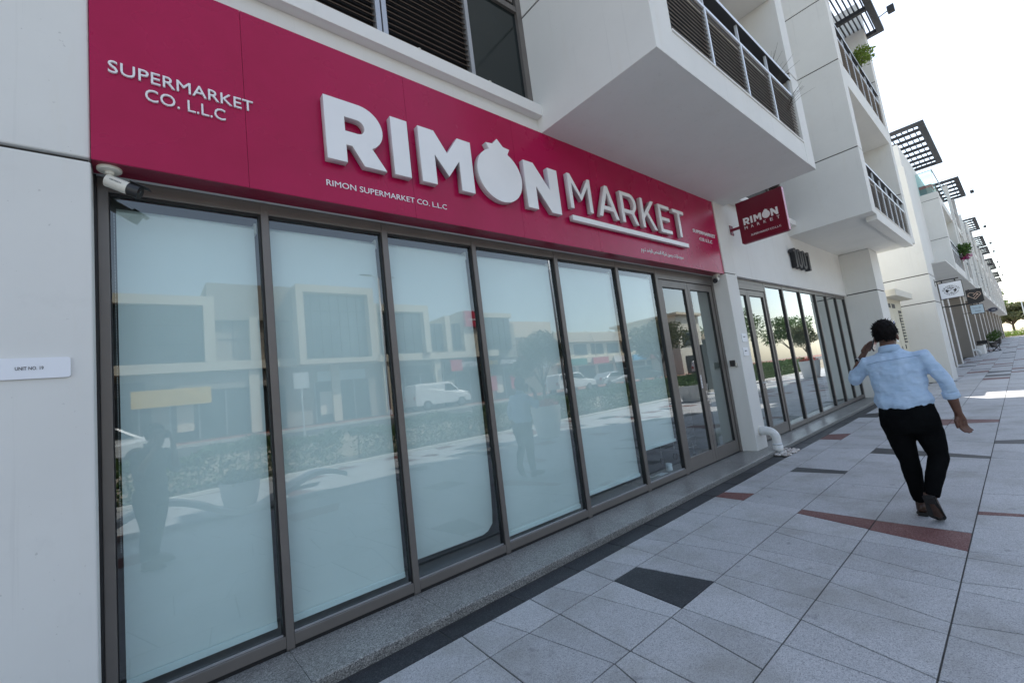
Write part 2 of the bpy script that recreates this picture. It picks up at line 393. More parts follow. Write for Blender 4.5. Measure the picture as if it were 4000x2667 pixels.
# right pier
XP0, XP1 = 7.62, 8.06
YPR = -0.235
wall(XP0, XP1, YPR, 0.4, 0.062, 3.045, name='pier', bev=0.006)
wall(XP0, XP1, YPR+0.004, 0.4, 3.062, 4.33, name='wall_panel', bev=0.004)
bbox('shadow_joint', M['joint'], bld, XP0+0.012, XP1-0.012, YPR+0.02, 0.35, 3.04, 3.066)
# wall over the red sign, ledge, and soffit strip over the shop windows
wall(XL, XP0, YW+0.06, 0.4, 3.075, 4.32, name='lintel', bev=0)
wall(XL, 3.5, YW, 0.35, 4.32, 4.50, name='wall_band', bev=0)
wall(XL-0.0, 3.535, -0.262, 0.3, 4.503, 4.634, name='ledge', bev=0.004, mat='wall_smooth')
bbox('soffit_strip', M['wall_smooth'], bld, XL, XP0, -0.11, 0.012, 3.048, 3.074)
# louvred upper windows above the ledge
def louvre_window(x0, x1, z0, z1, yf, pitch, fr=0.045, parent=None, mat='slat', fmat='frame_light', tilt=rad(38), thick=0.006, depth=0.05):
    parent = parent or bld
    bm = NB(); box(bm, x0, x0+fr, yf, yf+0.07, z0, z1); box(bm, x1-fr, x1, yf, yf+0.07, z0, z1)
    box(bm, x0+fr, x1-fr, yf+0.001, yf+0.069, z0, z0+fr); box(bm, x0+fr, x1-fr, yf+0.001, yf+0.069, z1-fr, z1)
    wobj = ob('louvre_window', bm, M[fmat], parent)
    bmS = NB(); box(bmS, x0+fr, x1-fr, 0, depth, -thick/2, thick/2); me = bpy.data.meshes.new('slat'); bmS.to_mesh(me); bmS.free(); me.materials.append(M[mat])
    z = z0+fr+pitch*0.5
    while z < z1-fr-0.01:
        o = bpy.data.objects.new('slat', me); COL.objects.link(o); o.parent = wobj
        o.location = (0, yf+0.02, z); o.rotation_euler = (tilt, 0, 0); z += pitch
    bbox('backing', M['gasket'], wobj, x0+fr, x1-fr, yf+0.075, yf+0.08, z0, z1)
    return wobj
yv = -0.145
louvre_window(1.705, 2.70, 4.70, 7.0, yv, 0.060)
louvre_window(0.70, 1.690, 4.70, 7.0, yv, 0.060)
louvre_window(-0.16, 0.69, 4.70, 7.0, yv, 0.060)
bbox('sub_sill', M['frame_light'], bld, -0.16, 2.70, yv-0.012, yv+0.08, 4.645, 4.694, 0.003)
dk = bbox('dark_window', M['dark_panel'], bld, 2.72, 3.42, yv+0.03, yv+0.05, 4.636, 5.83)
bbox('window_frame', M['frame'], dk, 3.42, 3.497, yv-0.01, yv+0.06, 4.636, 7.0)
bbox('transom', M['frame'], dk, 2.702, 3.42, yv-0.005, yv+0.05, 5.83, 5.90, 0.003)
bm = NB(); box(bm, 2.75, 3.38, yv-0.002, yv+0.03, 5.935, 5.99); box(bm, 2.75, 2.80, yv-0.002, yv+0.03, 5.99, 7.0); box(bm, 3.33, 3.38, yv-0.002, yv+0.03, 5.99, 7.0)
ob('opening_sash', bm, M['frame'], dk)
bbox('sash_glass', M['dark_panel'], dk, 2.70, 3.42, yv+0.032, yv+0.05, 5.90, 7.0)
bbox('handle', M['black'], dk, 3.20, 3.24, yv-0.012, yv-0.002, 5.945, 5.975)
bbox('upper_wall', M['wall'], bld, -4.2, 17.6, 0.2, 9.0, 4.64, 14.2)  # unseen top raised so the building's shadow reaches further across the pavement
for x in (1.98, 2.78):      # little drain spouts on the ledge
    bm = NB(); tube(bm, [(x, -0.266, 4.628), (x, -0.25, 4.645), (x, -0.2, 4.652)], 0.008, 8); ob('drain_spout', recalc(bm), M['white_plastic'], bld, True)
# ---- balcony boxes -------------------------------------------------------
def slat_balustrade(parent, x0, x1, yb, z0, z1, zr, nposts, pitch=0.052):
    """slatted screen with posts, a mid rail and a flat top handrail; returns the part"""
    w = (x1-x0)/nposts
    bm = NB(); box(bm, x0, x1, yb-0.012, yb+0.03, z1, z1+0.035)
    rail = ob('mid_rail', bm, M['rail'], parent)
    for i in range(1, nposts): bbox('post', M['rail'], rail, x0+w*i-0.017, x0+w*i+0.017, yb-0.012, yb+0.028, z0, z1-0.001)
    for i in range(nposts+1):
        xp = min(max(x0+w*i, x0+0.02), x1-0.02)
        bbox('upper_post', M['rail'], rail, xp-0.009, xp+0.009, yb-0.005, yb+0.025, z1+0.036, zr-0.001)
    bmS = NB(); box(bmS, 0, w-0.040, 0, 0.034, -0.004, 0.004); me = bpy.data.meshes.new('slat'); bmS.to_mesh(me); bmS.free(); me.materials.append(M['slat_taupe'])
    for i in range(nposts):
        z = z0+pitch*0.6
        while z < z1-0.01:
            o = bpy.data.objects.new('slat', me); COL.objects.link(o); o.parent = rail
            o.location = (x0+w*i+0.020, yb, z); o.rotation_euler = (rad(58), 0, 0); z += pitch
    bm = NB(); box(bm, x0, x1, yb-0.02, yb+0.14, zr, zr+0.03)
    hr = ob('handrail', bm, M['charcoal'], parent)
    bbox('handrail_edge', M['rail'], hr, x0, x1, yb-0.026, yb-0.0205, zr-0.004, zr+0.034)
    bbox('slat_shade_sheet', M['gasket'], rail, x0, x1, yb+0.05, yb+0.056, z0, z1)  # black sheet standing in for the shade between the slats
def balcony_box(x0, x1, zs, zb, bt=0.36, btr=0.38, yf=-1.665, ztop=12.0, joints=(5.80, 7.85, 9.37), right_in=0.0, floors=((4.33,),), beam_y=0.004, npost=4, drop=0.0, name='balcony_box'):
    part = wall(x0+0.001, x1-0.001, yf+(beam_y+0.0012 if drop == 0 else 0.2005), 0.2, zs, zs+0.2, name=name, bev=0)      # floor slab with the soffit
    zz = [zs] + [j for j in joints if j < ztop] + [ztop]
    for a, b in zip(zz, zz[1:]):                                                       # blade walls in panels
        lo = a if a == zs else a+0.011
        wall(x0, x0+bt, yf, 0.21, lo-0.0015*(a == zs), b-(0.011 if b != ztop else 0), name='blade_wall', parent=part, bev=0.005)
        wall(x1-btr, x1, yf, 0.21, lo-0.0015*(a == zs), b-(0.011 if b != ztop else 0), name='blade_wall', parent=part, bev=0.005)
    for j in joints:
        if j < ztop:
            bbox('shadow_joint', M['joint'], part, x0+0.012, x0+bt-0.012, yf+0.012, 0.2, j-0.015, j+0.015)
            bbox('shadow_joint', M['joint'], part, x1-btr+0.012, x1-0.012, yf+0.012, 0.2, j-0.015, j+0.015)
    wall(x0+bt, x1-btr, yf+beam_y, yf+0.2, (zs-drop) if drop else zs+0.003, zb, name='edge_beam', parent=part, bev=0.005)
    bbox('beam_capping', M['wall_smooth'], part, x0+bt, x1-btr, yf+beam_y-0.012, yf+0.2, zb+0.0005, zb+0.022, 0.002)
    slat_balustrade(part, x0+bt+0.0, x1-btr-0.0, yf+0.03, zb+0.024, zb+0.75, zb+1.03, npost)
    return part
b1 = balcony_box(3.50, 8.055, 4.325, 4.65)
wall(3.86, 7.67, -0.1, 0.2, 4.53, 7.1, name='back_wall', parent=b1, bev=0, mat='wall_smooth')
wall(3.86, 7.67, -1.63, 0.2, 7.1, 7.3, name='balcony_ceiling', parent=b1, bev=0, mat='wall_smooth')
b2 = balcony_box(11.85, 17.55, 4.335, 4.47, bt=0.42, btr=0.5, yf=-1.69, npost=6, drop=0.11)
# upper balcony and roof of the second box
wall(12.27, 17.05, -1.686, 0.2, 7.38, 7.86, name='edge_beam', parent=b2, bev=0.005)
slat_balustrade(b2, 12.27, 17.05, -1.66, 7.88, 8.62, 8.9, 6)
wall(12.27, 17.05, 0.0, 0.2, 4.54, 7.38, name='back_wall', parent=b2, bev=0, mat='wall_smooth')
wall(12.27, 17.05, 0.0, 0.2, 7.86, 10.6, name='back_wall', parent=b2, bev=0, mat='wall_smooth')
# ---- wall between the boxes, ledge, louvre
wall(XP1, 11.85, YW+0.06, 0.25, 3.10, 4.325, name='wall_band', bev=0)
wall(XP1, 11.85, YW+0.06, 0.25, 4.325, 4.53, name='wall_band', bev=0)
wall(XP1, 11.86, -0.30, 0.2, 4.533, 4.66, name='ledge', bev=0.004, mat='wall_smooth')
louvre_window(10.9, 11.80, 4.70, 6.4, -0.145, 0.06, fmat='frame')
bbox('dark_window', M['dark_panel'], bld, XP1, 10.88, -0.12, -0.10, 4.66, 6.4)
bbox('transom', M['wall'], bld, XP1, 11.85, -0.16, 0.2, 6.4, 12.0)
# ---- second shop wall and far pier
wall(11.85, 16.12, YW+0.06, 0.25, 3.10, 4.335, name='wall_band', bev=0)
p2 = wall(16.12, 17.2, -0.84, 0.9, 0.062, 3.085, name='pier', bev=0.006)
wall(16.12, 17.2, -0.84, 0.9, 3.115, 4.325, name='wall_panel', bev=0.006)
bbox('shadow_joint', M['joint'], bld, 16.135, 17.185, -0.82, 0.85, 3.08, 3.12)
wall(17.15, 17.6, 0.9, 9, 0.0, 4.64, name='side_wall', bev=0)
# ---- roof pergola over the second box -----------------------------------
def pergola(parent, x0, x1, y0, y1, z, nb, ns, mat='charcoal', along='x', fb=0.16, light=True):
    bm = NB(); box(bm, x0, x1, y0, y0+fb, z, z+0.12); box(bm, x0, x1, y1-fb, y1, z, z+0.12); box(bm, x0, x0+fb, y0+fb, y1-fb, z, z+0.119); box(bm, x1-fb, x1, y0+fb, y1-fb, z, z+0.119)
    pg = ob('pergola', bm, M[mat], parent)
    for i in range(1, nb):
        y = y0+(y1-y0)*i/nb if along == 'x' else 0
        if along == 'x': bbox('beam', M[mat], pg, x0+fb, x1-fb, y-0.06, y+0.06, z+0.004, z+0.11)
        else:
            x = x0+(x1-x0)*i/nb; bbox('beam', M[mat], pg, x-0.06, x+0.06, y0+fb, y1-fb, z+0.004, z+0.11)
    for i in range(1, ns):
        if along == 'x':
            x = x0+(x1-x0)*i/ns; bbox('slat', M[mat], pg, x-0.014, x+0.014, y0+fb, y1-fb, z+0.112, z+0.18)
        else:
            y = y0+(y1-y0)*i/ns; bbox('slat', M[mat], pg, x0+fb, x1-fb, y-0.014, y+0.014, z+0.112, z+0.18)
    return pg
# ------------------------------------------------------------------ shopfront
MU = [(-0.155, -0.106), (0.684, 0.732), (1.578, 1.629), (2.499, 2.548), (3.650, 3.708), (4.812, 4.872), (5.765, 5.834)]
XJ = 7.545
def recolor(bm): return recalc(bm)
sf = bbox('shopfront', M['frame'], bld, -0.155, XJ+0.07, 0.004, 0.07, FT-0.085, FT-0.001, 0.003)     # head rail carries the rest
bbox('head_gasket', M['gasket'], sf, -0.10, XJ, 0.02, 0.06, FT-0.10, FT-0.0855)
for i, (a, b) in enumerate(MU):
    bbox('mullion', M['frame'], sf, a, b, -0.001, 0.075, FB+0.004, FT-0.002, 0.003)
bbox('mullion', M['frame'], sf, XJ, XJ+0.072, -0.001, 0.075, FB, FT-0.002, 0.003)
bbox('black_joint', M['gasket'], sf, -0.168, -0.1555, -0.02, 0.05, 0.03, FT)
for (a, b), (c, d) in zip(MU, MU[1:]):
    bbox('bottom_rail', M['frame'], sf, b+0.0008, c-0.0008, 0.001, 0.072, 0.088, 0.155, 0.003)
    bbox('under_gap', M['gasket'], sf, b, c, 0.012, 0.06, 0.0625, 0.0875)
    bbox('bead', M['frame_light'], sf, b+0.006, c-0.012, 0.018, 0.03, 0.156, 0.166)
    bbox('gasket', M['gasket'], sf, c-0.013, c-0.001, 0.012, 0.066, 0.156, FT-0.10)
    bbox('gasket', M['gasket'], sf, b+0.0005, b+0.006, 0.020, 0.066, 0.156, FT-0.10)
    bbox('pane', M['glass'], sf, b+0.006, c-0.013, 0.034, 0.040, 0.150, FT-0.095)
# roller blinds, one behind each fixed pane
BL = [('first', 0.185, 'widest blind beside the left pier, first from the left'), ('second', 0.185, ''), ('third', 0.0, ''), ('fourth', 0.178, ''), ('fifth', 0.262, ''), ('sixth', 0.53, '')]
BLAB = ['white roller blind in the leftmost window next to the plain left pier', 'white roller blind in the second window from the left pier',
        'white roller blind with a curled lower corner in the third window', 'white roller blind in the fourth window reflecting the walking man',
        'white roller blind in the fifth window, stopping just above the sill', 'white roller blind raised highest, in the window beside the glass door']
m, nt, b = new_mat('white_blind_fabric'); M['blind'] = m
cc = mixc(nt, ramp(nt, noise(nt, 1.2, 4), [(0.3, g3(0)), (0.7, g3(1))]), (0.76, 0.79, 0.77), (0.84, 0.86, 0.84))
nt.links.new(cc, b.inputs['Base Color']); b.inputs['Roughness'].default_value = 0.85; b.inputs['Specular IOR Level'].default_value = 0.1
M['blind_bar'] = simple('blind_bar', (0.82, 0.88, 0.88), 0.5, var=0.02)
M['chain'] = simple('bead_chain', (0.75, 0.75, 0.72), 0.5)
for i in range(6):
    x0 = MU[i][1]+(0.030 if i == 0 else 0.014); x1 = MU[i+1][0]-0.030
    z0 = [0.205, 0.20, 0.262, 0.185, 0.268, 0.545][i]; z1 = 2.875
    bl = thing('roller_blind', BLAB[i], 'blind', ((x0+x1)/2, 0.1, z0), 'roller blinds behind the shop windows')
    bm = NB(); nx, nz = 14, 16; G = []
    for a in range(nx+1):
        row = []
        for c in range(nz+1):
            u, v = a/nx, c/nz
            x = x0+(x1-x0)*u; z = z0+(z1-z0)*v
            y = 0.088 + 0.006*math.sin(3.1*u+i)*(1-v)
            if i == 2:                                   # third blind billows and its corner curls
                y += 0.05*(1-v)**6
                if u > 0.86 and v < 0.08: z += 0.07*((u-0.86)/0.14)**2*(1-v/0.08)
            row.append(bm.verts.new((x, y, z)))
        G.append(row)
    for a in range(nx):
        for c in range(nz): bm.faces.new((G[a][c], G[a+1][c], G[a+1][c+1], G[a][c+1]))
    fab = ob('fabric', recalc(bm), M['blind'], bl, True)
    md = fab.modifiers.new('thick', 'SOLIDIFY'); md.thickness = 0.002; md.use_rim = False
    if i != 2: bbox('bottom_bar', M['blind_bar'], bl, x0, x1, 0.070, 0.085, z0-0.006, z0+0.034, 0.003)
    bm = NB(); tube(bm, [(x0, 0.13, 2.885), (x1, 0.13, 2.885)], 0.024, 12); ob('roller', recalc(bm), M['blind_bar'], bl, True)
    if i < 2:
        bm = NB()
        z = 0.9
        while z < 2.86:
            box(bm, x0-0.011, x0-0.0075, 0.075, 0.0785, z, z+0.0035); z += 0.009
        ob('bead_chain', bm, M['chain'], bl)
    bbox('bracket', M['white_plastic'], bl, x1+0.002, x1+0.016, 0.09, 0.15, 2.845, 2.92)
# double glass door
def door_leaf(x0, x1, zt, parent, hinge_right, yd=0.012, st=0.082, br=0.185):
    d = bbox('door_leaf', M['frame'], parent, x0, x0+st, yd, yd+0.05, 0.082, zt, 0.003)
    bbox('stile', M['frame'], d, x1-st, x1, yd, yd+0.05, 0.082, zt, 0.003)
    bbox('top_rail', M['frame'], d, x0+st, x1-st, yd+0.0005, yd+0.049, zt-0.105, zt, 0.002)
    bbox('kick_rail', M['frame'], d, x0+st, x1-st, yd+0.0005, yd+0.049, 0.082, 0.082+br, 0.002)
    bbox('pane', M['glass'], d, x0+st-0.002, x1-st+0.002, yd+0.026, yd+0.032, 0.082+br-0.002, zt-0.104)
    bm = NB(); box(bm, x1-st-0.008, x1-st, yd+0.006, yd+0.026, 0.27, zt-0.105); box(bm, x0+st, x1-st, yd+0.006, yd+0.026, zt-0.113, zt-0.105)
    ob('gasket', bm, M['gasket'], d)
    return d
bbox('door_head', M['frame'], sf, 5.8345, XJ-0.0005, 0.003, 0.068, 2.885, FT-0.086, 0.002)
DZ = 2.875
dl1 = door_leaf(5.856, 6.688, DZ, sf, False); dl2 = door_leaf(6.694, 7.528, DZ, sf, True)
bbox('threshold', M['gasket'], sf, 5.84, XJ, 0.02, 0.06, 0.0625, 0.081)
def lever(parent, x, z, sgn, y=0.012):
    bm = NB(); box(bm, x-0.016, x+0.016, y-0.006, y-0.0005, z-0.11, z+0.045)
    tube(bm, [(x, y-0.006, z), (x, y-0.05, z), (x+0.02*sgn, y-0.058, z), (x+0.13*sgn, y-0.058, z-0.004), (x+0.145*sgn, y-0.045, z-0.006)], 0.0095, 10)
    tube(bm, [(x, y-0.001, z-0.075), (x, y-0.013, z-0.075)], 0.012, 12)
    return ob('door_handle', recalc(bm), M['steel'], parent, False)
lever(dl2, 6.735, 1.10, 1)
# push sticker
def text_mesh(body, size, bold=0.0, extr=0.0, align='LEFT', space=1.0, ws=1.0):
    c = bpy.data.curves.new('t', 'FONT'); c.body = body; c.size = size; c.offset = bold*size; c.extrude = extr
    c.align_x = align; c.space_character = space; c.space_word = ws; c.resolution_u = 3
    o = bpy.data.objects.new('t', c); COL.objects.link(o)
    me = bpy.data.meshes.new_from_object(o); bpy.data.objects.remove(o); bpy.data.curves.remove(c)
    return me
def text_obj(name, body, origin, xdir, zdir, size, mat, parent, bold=0.0, extr=0.0, fit=None, space=1.0, center=False):
    """text as real geometry; origin = lower left (or centre) of the line; fit = (width, height) of the inked box"""
    me = text_mesh(body, size, bold, extr, space=space)
    if not me.vertices: return None
    xsn = [v.co.x for v in me.vertices]; ysn = [v.co.y for v in me.vertices]
    x0, x1, y0, y1 = min(xsn), max(xsn), min(ysn), max(ysn)
    sx = sy = 1.0
    if fit:
        sx = fit[0]/(x1-x0); sy = fit[1]/(y1-y0) if fit[1] else sx
    X, Zd = Vector(xdir), Vector(zdir); n = X.cross(Zd)
    o0 = Vector(origin)
    for v in me.vertices:
        a, b2, c2 = (v.co.x-x0)*sx, (v.co.y-y0)*sy, v.co.z
        if center: a -= (x1-x0)*sx/2
        v.co = o0 + X*a + Zd*b2 + n*c2
    return mesh_obj(name, me, mat, parent)
def text_letters(name, body, origin, xdir, zdir, fit, mat, parent, bold=0.0, extr=0.004, space=1.0):
    """like text_obj but every character is its own part"""
    base = bpy.data.curves.new('t', 'FONT'); base.size = 1.0; base.offset = bold; base.extrude = extr; base.space_character = space; base.resolution_u = 3
    base.body = body; o = bpy.data.objects.new('t', base); COL.objects.link(o)
    full = bpy.data.meshes.new_from_object(o)
    xa = [v.co.x for v in full.vertices]; ya = [v.co.y for v in full.vertices]
    X0, X1, Y0, Y1 = min(xa), max(xa), min(ya), max(ya); bpy.data.meshes.remove(full)
    sx = fit[0]/(X1-X0); sy = fit[1]/(Y1-Y0); out = []
    X, Zd = Vector(xdir), Vector(zdir); n = X.cross(Zd); o0 = Vector(origin)
    bm = NB(); base.body = body; bpy.context.view_layer.update()
    me = bpy.data.meshes.new_from_object(o); bm.from_mesh(me)
    # split in islands, then gather islands that overlap in x (dots, counters) into one letter
    seen = set(); isl = []
    for v in bm.verts:
        if v in seen: continue
        st = [v]; seen.add(v); grp = []
        while st:
            w = st.pop(); grp.append(w)
            for e in w.link_edges:
                q = e.other_vert(w)
                if q not in seen: seen.add(q); st.append(q)
        isl.append(grp)
    rng = sorted([[min(v.co.x for v in g), max(v.co.x for v in g), [g]] for g in isl], key=lambda r: r[0])
    mer = []
    for r in rng:
        if mer and r[0] < mer[-1][1]-0.012: mer[-1][1] = max(mer[-1][1], r[1]); mer[-1][2] += r[2]
        else: mer.append(r)
    for r in mer:
        vs = [v for g in r[2] for v in g]; idx = {v: i for i, v in enumerate(vs)}
        co = [o0 + X*((v.co.x-X0)*sx) + Zd*((v.co.y-Y0)*sy) + n*v.co.z for v in vs]
        fs = {f for v in vs for f in v.link_faces}
        m2 = bpy.data.meshes.new(name); m2.from_pydata([tuple(c) for c in co], [], [[idx[v] for v in f.verts] for f in fs])
        out.append(mesh_obj(name, m2, mat, parent))
    bm.free(); bpy.data.meshes.remove(me); bpy.data.objects.remove(o); bpy.data.curves.remove(base)
    return out
EX, EZ = Vector((1, 0, 0)), Vector((0, 0, 1))
stk = bbox('push_sticker', M['print_white'], dl1, 6.620, 6.655, 0.0095, 0.0115, 1.20, 1.40)
for k, ch in enumerate('PUSH'): text_obj('sticker_letter', ch, (6.6375, 0.0088, 1.358-0.047*k), EX, EZ, 0.03, M['print_dark'], stk, 0.01, 0.0003, (0.018, 0.028), center=True)
# dim room behind the glass
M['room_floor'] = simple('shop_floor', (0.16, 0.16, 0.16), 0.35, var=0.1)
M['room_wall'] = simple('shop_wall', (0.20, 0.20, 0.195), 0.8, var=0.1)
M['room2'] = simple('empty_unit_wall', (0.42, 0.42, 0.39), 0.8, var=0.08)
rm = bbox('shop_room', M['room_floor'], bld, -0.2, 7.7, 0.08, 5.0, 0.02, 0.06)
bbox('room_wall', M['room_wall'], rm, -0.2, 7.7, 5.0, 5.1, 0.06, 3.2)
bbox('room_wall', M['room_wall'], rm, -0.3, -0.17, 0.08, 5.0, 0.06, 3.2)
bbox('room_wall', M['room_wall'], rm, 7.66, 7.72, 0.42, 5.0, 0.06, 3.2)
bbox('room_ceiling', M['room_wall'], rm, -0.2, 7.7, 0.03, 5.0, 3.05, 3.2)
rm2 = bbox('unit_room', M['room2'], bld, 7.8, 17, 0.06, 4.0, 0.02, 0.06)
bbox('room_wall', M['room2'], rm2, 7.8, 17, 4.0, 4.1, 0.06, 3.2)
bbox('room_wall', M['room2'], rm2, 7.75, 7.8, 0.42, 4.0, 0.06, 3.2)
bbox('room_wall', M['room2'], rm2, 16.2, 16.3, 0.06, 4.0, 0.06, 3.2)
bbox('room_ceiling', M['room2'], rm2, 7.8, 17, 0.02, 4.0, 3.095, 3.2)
bbox('inner_sill', M['frame_light'], sf, -0.1, 4.80, 0.08, 0.42, 0.062, 0.135)
# things inside by the door
mug = thing('mug', 'white mug standing on the floor behind the raised blind', 'mug', (5.60, 0.16, 0.062))
bm = NB(); lathe(bm, [(0.040, 0.0), (0.043, 0.01), (0.043, 0.10), (0.038, 0.10), (0.037, 0.012)], (5.60, 0.16, 0.155), 20); ob('cup', recalc(bm), M['plate'], mug, True)
bm = NB(); tube(bm, [(5.565, 0.14, 0.235), (5.535, 0.13, 0.225), (5.53, 0.13, 0.195), (5.562, 0.14, 0.18)], 0.006, 8); ob('handle', recalc(bm), M['plate'], mug, True)
bbox('stand', M['room_floor'], mug, 5.40, 5.72, 0.09, 0.30, 0.062, 0.154)
pp = bbox('paper_sheet', M['plate'], None, 5.28, 5.46, 0.10, 0.2, 0.1565, 0.1575); pp.rotation_euler = (0, 0, 0); tag(pp, 'loose white paper sheet lying on the sill beside the mug', 'paper')
bbox('window_shelf', M['room_floor'], sf, 4.88, 5.395, 0.09, 0.30, 0.062, 0.154)
bm = NB(); tube(bm, [(4.93, 0.2, 0.50), (5.0, 0.18, 0.42), (5.02, 0.16, 0.25), (5.1, 0.14, 0.17), (5.3, 0.14, 0.163)], 0.004, 8)
tag(ob('cable', recalc(bm), M['white_plastic'], None, True), 'thin white cable hanging behind the raised blind near the door', 'cable')
bm = NB(); by0, by1, bx0, bx1, bz0, bz1 = 0.35, 0.75, 6.30, 6.78, 0.30, 0.90
for k in range(13):
    x = bx0+(bx1-bx0)*k/12; tube(bm, [(x, by0, bz0), (x, by0, bz1)], 0.003, 6); tube(bm, [(x, by1, bz0), (x, by1, bz1)], 0.003, 6)
for z in (bz0, 0.45, 0.62, 0.80, bz1):
    tube(bm, [(bx0, by0, z), (bx1, by0, z), (bx1, by1, z), (bx0, by1, z), (bx0, by0, z)], 0.0045, 6)
crt = ob('basket', recalc(bm), M['steel'], None); ct = thing('shopping_cart', 'wire shopping cart parked inside behind the left door leaf', 'shopping cart', (6.54, 0.55, 0.06))
crt.parent = ct; crt.location = -wloc(ct)
bm = NB(); tube(bm, [(bx0-0.04, by0, 0.98), (bx0-0.04, by1, 0.98)], 0.014, 10); ob('push_bar', recalc(bm), M['sign_edge'], ct, True)
bm = NB()
for x in (bx0+0.04, bx1-0.04):
    for y in (by0+0.03, by1-0.03): tube(bm, [(x, y, 0.12), (x, y, 0.34)], 0.008, 8)
ob('leg_frame', recalc(bm), M['steel'], ct)
for x in (bx0+0.04, bx1-0.04):
    for y in (by0+0.03, by1-0.03):
        bm = NB(); tube(bm, [(x, y-0.012, 0.115), (x, y+0.012, 0.115)], 0.054, 16); ob('wheel', recalc(bm), M['black'], ct)
# keypad on the pier reveal
kp = thing('door_keypad', 'black and grey keypad box on the pier beside the glass door', 'keypad', (7.61, -0.10, 1.44))
bbox('housing', M['black'], kp, 7.574, 7.6195, -0.135, -0.055, 1.47, 1.57, 0.006)
bbox('lock_plate', M['steel'], kp, 7.580, 7.6195, -0.165, -0.138, 1.45, 1.53, 0.004)
# ------------------------------------------------------------------ second shop, number 1001
S2 = [9.80, 10.85, 12.02, 13.235, 14.21, 15.16, 16.075]
y2 = -0.05; T2 = 3.085
sf2 = bbox('shopfront', M['frame'], bld, XP1, 16.12, y2+0.004, y2+0.07, T2-0.085, T2-0.001, 0.003)
wall(XP1, 16.12, YW+0.055, 0.02, T2+0.0005, 3.10, name='soffit_strip', bev=0, mat='wall_smooth')
for x in S2: bbox('mullion', M['frame'], sf2, x-0.022, x+0.038, y2, y2+0.08, 0.064, T2-0.002, 0.003)
for a, b in zip(S2, S2[1:]):
    bbox('bottom_rail', M['frame'], sf2, a+0.039, b-0.023, y2+0.001, y2+0.07, 0.088, 0.165, 0.003)
    bbox('under_gap', M['gasket'], sf2, a+0.039, b-0.023, y2+0.012, y2+0.06, 0.0625, 0.0875)
    bbox('pane', M['glass'], sf2, a+0.045, b-0.036, y2+0.034, y2+0.040, 0.16, T2-0.09)
    bbox('gasket', M['gasket'], sf2, b-0.036, b-0.0235, y2+0.01, y2+0.066, 0.166, T2-0.09)
def leaf2(x0, x1):
    return door_leaf(x0, x1, 2.875, sf2, True, y2+0.012)
d3 = leaf2(8.075, 8.91); d4 = leaf2(8.916, 9.765)
bbox('door_head', M['frame'], sf2, XP1+0.001, 9.777, y2+0.003, y2+0.068, 2.885, T2-0.086, 0.002)
lever(d4, 8.957, 1.10, 1, y2+0.012); lever(d3, 8.87, 1.10, -1, y2+0.012)
# ------------------------------------------------------------------ the red fascia sign
SB, ST = 3.04, 4.325
fs = thing('fascia_sign', 'long crimson fascia sign reading RIMON MARKET over the shop windows', 'sign', (3.7, YS, SB))
pj = [XL+0.001, 0.585, 1.80, 3.03, 4.27, 5.60, 6.74, XP0-0.001]
for a, b in zip(pj, pj[1:]):
    bbox('panel', M['sign'], fs, a+0.0012, b-0.0012, YS-0.012, YW+0.058, SB, ST)
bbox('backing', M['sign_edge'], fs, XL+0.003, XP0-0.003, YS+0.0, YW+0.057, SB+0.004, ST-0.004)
bbox('soffit_return', M['sign_edge'], fs, XL+0.003, XP0-0.003, YS-0.009, -0.05, SB-0.004, SB-0.0005)  # underside shade comes from the darkened colour
YP = YS-0.012       # panel face
YL1 = YP-0.065      # big letter face
def letter(outline, holes=(), depth=0.058, mat='letter', name='letter', yface=None, fmap=None, parent=None, bev=0.0022):
    """closed outline (x, z) with holes -> solid letter standing off the panel"""
    yf_ = YL1 if yface is None else yface
    cu = bpy.data.curves.new('l', 'CURVE'); cu.dimensions = '2D'; cu.fill_mode = 'BOTH'; cu.extrude = depth/2; cu.bevel_depth = bev; cu.bevel_resolution = 1
    for poly in (outline, *holes):
        sp = cu.splines.new('POLY'); sp.points.add(len(poly)-1); sp.use_cyclic_u = True
        for p, (x, z) in zip(sp.points, poly): p.co = (x, z, 0, 1)
    o = bpy.data.objects.new('l', cu); COL.objects.link(o); me = bpy.data.meshes.new_from_object(o)
    bpy.data.objects.remove(o); bpy.data.curves.remove(cu)
    for v in me.vertices: v.co = fmap(v.co) if fmap else (v.co.x, yf_+depth/2-v.co.z, v.co.y)
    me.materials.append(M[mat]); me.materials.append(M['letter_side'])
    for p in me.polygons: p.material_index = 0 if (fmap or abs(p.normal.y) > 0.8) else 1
    o = bpy.data.objects.new(name, me); link(o, parent or fs); return o
def arc(cx, cz, rx, rz_, a0, a1, n=14): return [(cx+rx*math.cos(rad(a0+(a1-a0)*i/n)), cz+rz_*math.sin(rad(a0+(a1-a0)*i/n))) for i in range(n+1)]
B0, B1 = 3.352, 3.850
LR = ([(1.085, B1), (1.30, B1)] + arc(1.345, 3.672, 0.185, 0.178, 88, -62, 16) + [(1.432, 3.512), (1.540, B0), (1.362, B0), (1.276, 3.495), (1.228, 3.495), (1.228, B0), (1.085, B0)],
      [[(1.228, 3.722), (1.228, 3.604)] + arc(1.325, 3.663, 0.060, 0.059, -90, 90, 10)])
LI = ([(1.612, B0), (1.757, B0), (1.757, B1), (1.612, B1)], [])
LM = ([(1.862, B0), (2.003, B0), (2.003, 3.632), (2.135, 3.455), (2.262, 3.632), (2.262, B0), (2.405, B0), (2.405, B1), (2.262, B1), (2.137, 3.668), (2.015, B1), (1.862, B1)], [])
crown = [(2.868, 3.862), (2.900, 3.918), (2.818, 3.925), (2.750, 3.992), (2.688, 3.925), (2.604, 3.915), (2.640, 3.858)]
LO = (arc(2.745, 3.610, 0.278, 0.272, 118, 422, 44)[0:45] + crown, [])
